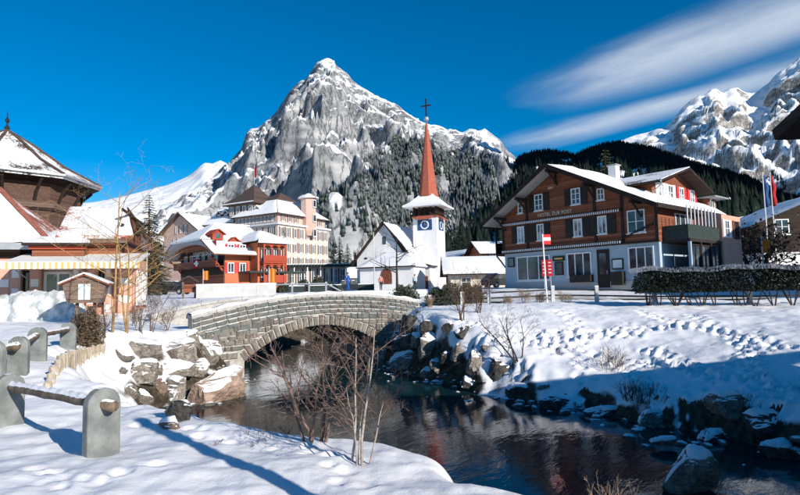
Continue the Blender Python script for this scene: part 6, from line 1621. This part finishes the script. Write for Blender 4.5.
def signs():
    # red and white pole flag by the road
    o = gpt(547.5, 303.5); Y = o.y; k = Y/FPX; top = at(545, 234, Y).z-o.z
    root = thing('flag_pole', 'white pole with small red and white flag by the road', 'flag pole', o)
    MB().tube([(0, 0, -.3), (-.10, 0, top)], [.035, .028], 8).build('pole', 'white_paint', root)
    w_ = 7*k; z1 = top-.02; z0 = top-10.5*k
    for i, (za, zb, mt) in enumerate(((z0, z0+(z1-z0)*.36, 'red_sign'), (z0+(z1-z0)*.36+.002, z0+(z1-z0)*.70, 'white_cloth'), (z0+(z1-z0)*.70+.002, z1, 'red_sign'))): MB().box(-.06, -.06+w_, -.015, .015, za, zb).build('flag_stripe', mt, root)
    # red board before the shop window
    o = at(548, 289, 36.5); z = gz(o.x, o.y); root = thing('red_board', 'red double sign board standing before the hotel shop window', 'sign', (o.x, o.y, z), R(-20)); k = 36.5/FPX
    za, zb = at(548, 276, 36.5).z-z, at(548, 260, 36.5).z-z
    for x in (-.33, .02): 
        b = MB().box(x, x+.30, -.03, .03, za, zb).build('panel', 'red_sign', root)
        for i in range(4): MB().box(x+.06, x+.24, -.045, -.031, za+.18+i*.22, za+.24+i*.22).build('line', 'white_paint', b)
    for x in (-.2, .2): MB().tube([(x, 0, -.3), (x, 0, za)], .025, 6).build('leg', 'grey_metal', root)
    r, fl, za, zb, w_ = banner('cross_flag', 'hanging red flag with white cross on the red chalet gable', 193, 80, 259, 268.5, 6, 'flag_red', False, 'flag')
    c = w_/2+.06; zc = (za+zb)/2; u = (za-zb)*.10
    m = MB().box(c-u, c+u, -.1, -.07, zc-3*u, zc+3*u); m.box(c-2.6*u, c+2.6*u, -.101, -.069, zc-u, zc+u); m.build('white_cross', 'white_paint', r)
    MB().tube([(0, 0, za), (w_+.2, 0, za)], .06, 6).build('rod', 'grey_metal', r); MB().tube([(.1, 0, za), (.6, 3.4, za+.2)], .05, 6).build('bracket', 'grey_metal', r)
    r2 = banner('orange_banner', 'orange banner before the dark gable of the red chalet', 203, 77, 271, 280, 5, 'orange_sign'); r3 = banner('orange_banner', 'tall orange banner right of the red chalet', 269, 75, 269, 283, 6.5, 'orange_sign')
    # two flagpoles on the right
    for i, (px, ptop, mt, lab) in enumerate(((771, 172, 'flag_blue', 'left of two tall flagpoles with limp blue flag'), (778.5, 172, 'flag_red', 'right of two tall flagpoles with limp dark red flag'))):
        o = at(px, 290, 40+i); z = gz(o.x, o.y); top = at(px, ptop, 40+i).z-z; root = thing('tall_flagpole', lab, 'flagpole', (o.x, o.y, z), 0, 'two tall flagpoles on the right')
        MB().tube([(0, 0, -.3), (0, 0, top)], [.055, .035], 8).build('pole', 'white_paint', root); MB().lathe([(.02, top), (.07, top+.05), (.02, top+.12)], (0, 0, 0), 8).build('finial', 'gold', root)
        m = MB(); n = 9; zt_ = top-.25; L_ = 2.3
        for a in range(n+1):
            t = a/n; z_ = zt_-L_*t; ww = .08+.20*math.sin(t*2.6); m.v += [(.03, -.05, z_), (.03+ww, -.10+.1*math.sin(a*1.4), z_), (.03+ww*.9, .08+.06*math.sin(a), z_), (.03, .05, z_)]
        for a in range(n):
            for q in range(4): m.f.append((a*4+q, a*4+(q+1) % 4, (a+1)*4+(q+1) % 4, (a+1)*4+q))
        m.f += [(3, 2, 1, 0), (n*4, n*4+1, n*4+2, n*4+3)]; fl = m.build('flag', mt, root, True)
    banner('orange_flag', 'orange cloth hanging on a post beside the dark tree', 765, 38.5, 240, 253, 7, 'orange_sign')
    # lamp posts
    for px, Y, t, lab in ((146.5, 45, 237, 'thin street lamp right of the shop awning'), (374.5, 60, 232, 'tall street lamp with side arm before the church gable')):
        o = at(px, 292, Y); z = gz(o.x, o.y); top = at(px, t, Y).z-z; root = thing('street_lamp', lab, 'street lamp', (o.x, o.y, z), 0, 'street lamps'); MB().tube([(0, 0, -.3), (0, 0, top)], [.07, .04], 8).build('pole', 'grey_metal', root)
        h2 = top*.55 if Y > 50 else top-.1
        MB().tube([(0, 0, h2), (-.5, 0, h2+.12), (-.9, 0, h2+.05)], .03, 6).build('arm', 'grey_metal', root); MB().lathe([(.05, .12), (.2, 0), (.16, -.1), (.04, -.12)], (-.9, 0, h2), 10).build('lamp_head', 'black_metal', root)
    # post behind the viewer whose shadow crosses the near snow
    z = gz(1.75, 2.0); root = thing('timber_post', 'tall round timber post standing right of the viewer', 'post', (1.75, 2.0, z)); MB().tube([(0, 0, -.3), (.01, 0, 1.6), (0, 0, 3.0)], [.1, .095, .09], 14).build('shaft', 'log_wood', root, True); MB().lathe([(.1, 3.003), (.09, 3.06), (.02, 3.09)], (0, 0, 0), 14).build('snow_cap', 'snow_piece', root, True)
signs()
def vehicles_and_planters():
    def car(label, px, py, Y, rz, paint):
        o = at(px, py, Y); root = thing('parked_car', label, 'car', (o.x, o.y, gz(o.x, o.y)), rz, 'parked cars')
        prof = [(-2.1, .3), (2.05, .3), (2.12, .62), (1.95, .85), (1.05, .95), (.45, 1.42), (-1.35, 1.45), (-1.95, .98), (-2.15, .85)]
        o = MB().prism([(x, -.84, z) for x, z in prof], (0, 1.68, 0)).build('body', paint, root); b = o.modifiers.new('bevel', 'BEVEL'); b.width = .07; b.segments = 2
        for y in (-.852, .832): MB().prism([(.95, y, .96), (.42, y, 1.36), (-1.3, y, 1.38), (-1.75, y, .98)], (0, .02, 0)).build('side_window', 'glass', root)
        for x in (-1.35, 1.35):
            for y in (-.86, .66):
                wl = MB().tube([(x, y, .32), (x, y+.2, .32)], .32, 16).build('wheel', 'tyre', root); MB().tube([(x, y-.01, .32), (x, y+.21, .32)], .18, 12).build('rim', 'grey_metal', wl)
        for y in (-.6, .6): MB().box(2.09, 2.14, y-.15, y+.15, .62, .76).build('headlight', 'white_paint', root)
        MB().prism([(.4, -.7, 1.43), (.4, .7, 1.43), (-1.3, .7, 1.46), (-1.3, -.7, 1.46)], (0, 0, .06)).build('roof_snow', 'snow_piece', root)
    car('dark parked car left of the timber hotel corner', 503, 287, 57, R(25), 'car_dark'); car('dark parked car behind the sapling bank left of the shelter', 172, 293, 62, R(-10), 'car_dark'); car('dark car parked at the right end of the square', 352, 292, 74, R(5), 'car_dark')
    for i, (px, lab) in enumerate(((297, 'leftmost dark planter box on the square'), (318, 'second dark planter box on the square'), (334, 'third dark planter box on the square'), (366, 'rightmost dark planter box on the square near the lamp'))):
        o = at(px, 291, 56); root = thing('planter_box', lab, 'planter', (o.x, o.y, gz(o.x, o.y)), 0, 'planter boxes on the square'); MB().box(-.8, .8, -.3, .3, -.1, .62).build('box', 'terrace_green', root); MB().box(-.75, .75, -.25, .25, .622, .7).build('snow', 'snow_piece', root)
        for s in (-.82, .8): MB().box(s, s+.02, -.32, .32, -.1, .66).build('end_board', 'beam_dark', root)
vehicles_and_planters()
# ================================================================== PEOPLE
def skin_obj(name, nodes, edges, mat, parent, root_i=0):
    me = bpy.data.meshes.new(name); me.from_pydata([n[0] for n in nodes], edges, []); me.update()
    o = obj(name, me, mat, parent); sk = o.modifiers.new('skin', 'SKIN'); sk.use_smooth_shade = True
    for v, n in zip(me.skin_vertices[0].data, nodes): v.radius = (n[1], n[1]*.9)
    me.skin_vertices[0].data[root_i].use_root = True
    sb = o.modifiers.new('sub', 'SUBSURF'); sb.levels = 1; sb.render_levels = 2
    return o
def person(label, px, py, Y, h, rz, jacket, trousers, hair, stride=.18, group=None):
    o = at(px, py, Y); root = thing('person', label, 'person', (o.x, o.y, gz(o.x, o.y)), rz, group); s = h/1.75
    J = dict(hip=(0, 0, .95), waist=(0, 0, 1.08), chest=(0, 0, 1.32), neck=(0, 0, 1.5), head0=(0, -.01, 1.58), head=(0, -.01, 1.66), crown=(0, 0, 1.72))
    for sd, n in ((-1, 'l'), (1, 'r')):
        st = stride*sd
        J.update({'sh'+n: (.17*sd, 0, 1.42), 'el'+n: (.25*sd, -st*.5+.03, 1.15), 'wr'+n: (.24*sd, -st-.06, .92), 'pa'+n: (.24*sd, -st-.08, .85), 'th'+n: (.09*sd, 0, .9), 'kn'+n: (.1*sd, st*.6-.03, .5), 'an'+n: (.1*sd, st, .09), 'to'+n: (.11*sd, st-.16, .05)})
        for f in range(4): J['f%d%s' % (f, n)] = (.24*sd+(f-1.5)*.017*sd, -st-.10-.008*(f % 2), .765+.008*abs(f-1.5))
        J['tb'+n] = (.205*sd, -st-.12, .81)
    sc = lambda k: tuple(c*s for c in J[k])
    rad = dict(hip=.13, waist=.12, chest=.14, neck=.055, head0=.075, head=.095, crown=.07)
    def node(k, g=0):
        b = k[:2]; r = rad.get(k) or dict(sh=.065, el=.046, wr=.03, pa=.035, th=.085, kn=.058, an=.042, to=.038, tb=.01).get(b, .009); return (sc(k), (r+g)*s)
    def build(name, keys, links, mat, g, rooti=0):
        return skin_obj(name, [node(k, g) for k in keys], [(keys.index(a), keys.index(b)) for a, b in links], mat, root, rooti)
    ks = ['hip', 'waist', 'chest', 'neck', 'head0', 'head', 'crown']; ls = list(zip(ks, ks[1:]))
    for n in 'lr':
        ks += ['sh'+n, 'el'+n, 'wr'+n, 'pa'+n, 'th'+n, 'kn'+n, 'an'+n, 'to'+n, 'tb'+n]+['f%d%s' % (f, n) for f in range(4)]
        ls += [('chest', 'sh'+n), ('sh'+n, 'el'+n), ('el'+n, 'wr'+n), ('wr'+n, 'pa'+n), ('hip', 'th'+n), ('th'+n, 'kn'+n), ('kn'+n, 'an'+n), ('an'+n, 'to'+n), ('pa'+n, 'tb'+n)]+[('pa'+n, 'f%d%s' % (f, n)) for f in range(4)]
    build('body', ks, ls, 'skin_tone', 0)
    ks = ['hip', 'waist', 'chest', 'neck', 'shl', 'ell', 'wrl', 'shr', 'elr', 'wrr']; build('jacket', ks, [('hip', 'waist'), ('waist', 'chest'), ('chest', 'neck'), ('chest', 'shl'), ('shl', 'ell'), ('ell', 'wrl'), ('chest', 'shr'), ('shr', 'elr'), ('elr', 'wrr')], jacket, .028)
    ks = ['hip', 'thl', 'knl', 'anl', 'thr', 'knr', 'anr']; build('trousers', ks, [('hip', 'thl'), ('thl', 'knl'), ('knl', 'anl'), ('hip', 'thr'), ('thr', 'knr'), ('knr', 'anr')], trousers, .018)
    for n in 'lr': build('shoe', ['an'+n, 'to'+n], [('an'+n, 'to'+n)], 'black_metal', .02)
    MB().lathe([(.10*s, 0), (.108*s, .05*s), (.09*s, .1*s), (.03*s, .13*s)], (0, .012*s, 1.655*s), 12).build('hair', hair, root, True)
plain('skin_tone', (.55, .33, .24), .6, .1, 5); plain('blue_cloth', (.02, .09, .34), .8, .15, 5); plain('dark_cloth', (.03, .035, .05), .85, .2, 5); plain('pink_cloth', (.55, .22, .2), .85, .15, 5); plain('hair_dark', (.03, .02, .015), .8, .2, 9)
person('person in a bright blue jacket walking by the bridge parapet', 348, 295, 54, 1.76, R(60), 'blue_cloth', 'blue_cloth', 'hair_dark', .2, 'people on the square')
person('person in a white jacket standing at the church corner', 415, 291, 62, 1.7, R(-30), 'white_cloth', 'dark_cloth', 'hair_dark', .05, 'people on the square')
person('person in a pinkish jacket standing before the church door', 381, 291, 60, 1.66, R(20), 'pink_cloth', 'dark_cloth', 'hair_dark', .06, 'people on the square')
# road past the timber hotel
def road():
    pts = [(760, 302, 27), (700, 301.5, 28), (640, 301, 29), (600, 300, 29.5), (550, 299, 30.5), (500, 298, 32), (450, 297, 34)]
    m = MB()
    for px, py, Y in pts:
        a = at(px, py, Y)
        for dy in np.linspace(-1.6, 2.4, 9): m.v.append((a.x, a.y+dy, float(H_ground(np.array([a.x]), np.array([a.y+dy]))[0])+.03))
    for i in range(len(pts)-1):
        for j in range(8): m.f.append((i*9+j, (i+1)*9+j, (i+1)*9+j+1, i*9+j+1)[::-1])
    tag(m.build('road', 'road_surface', None, True), kind='structure')
road()
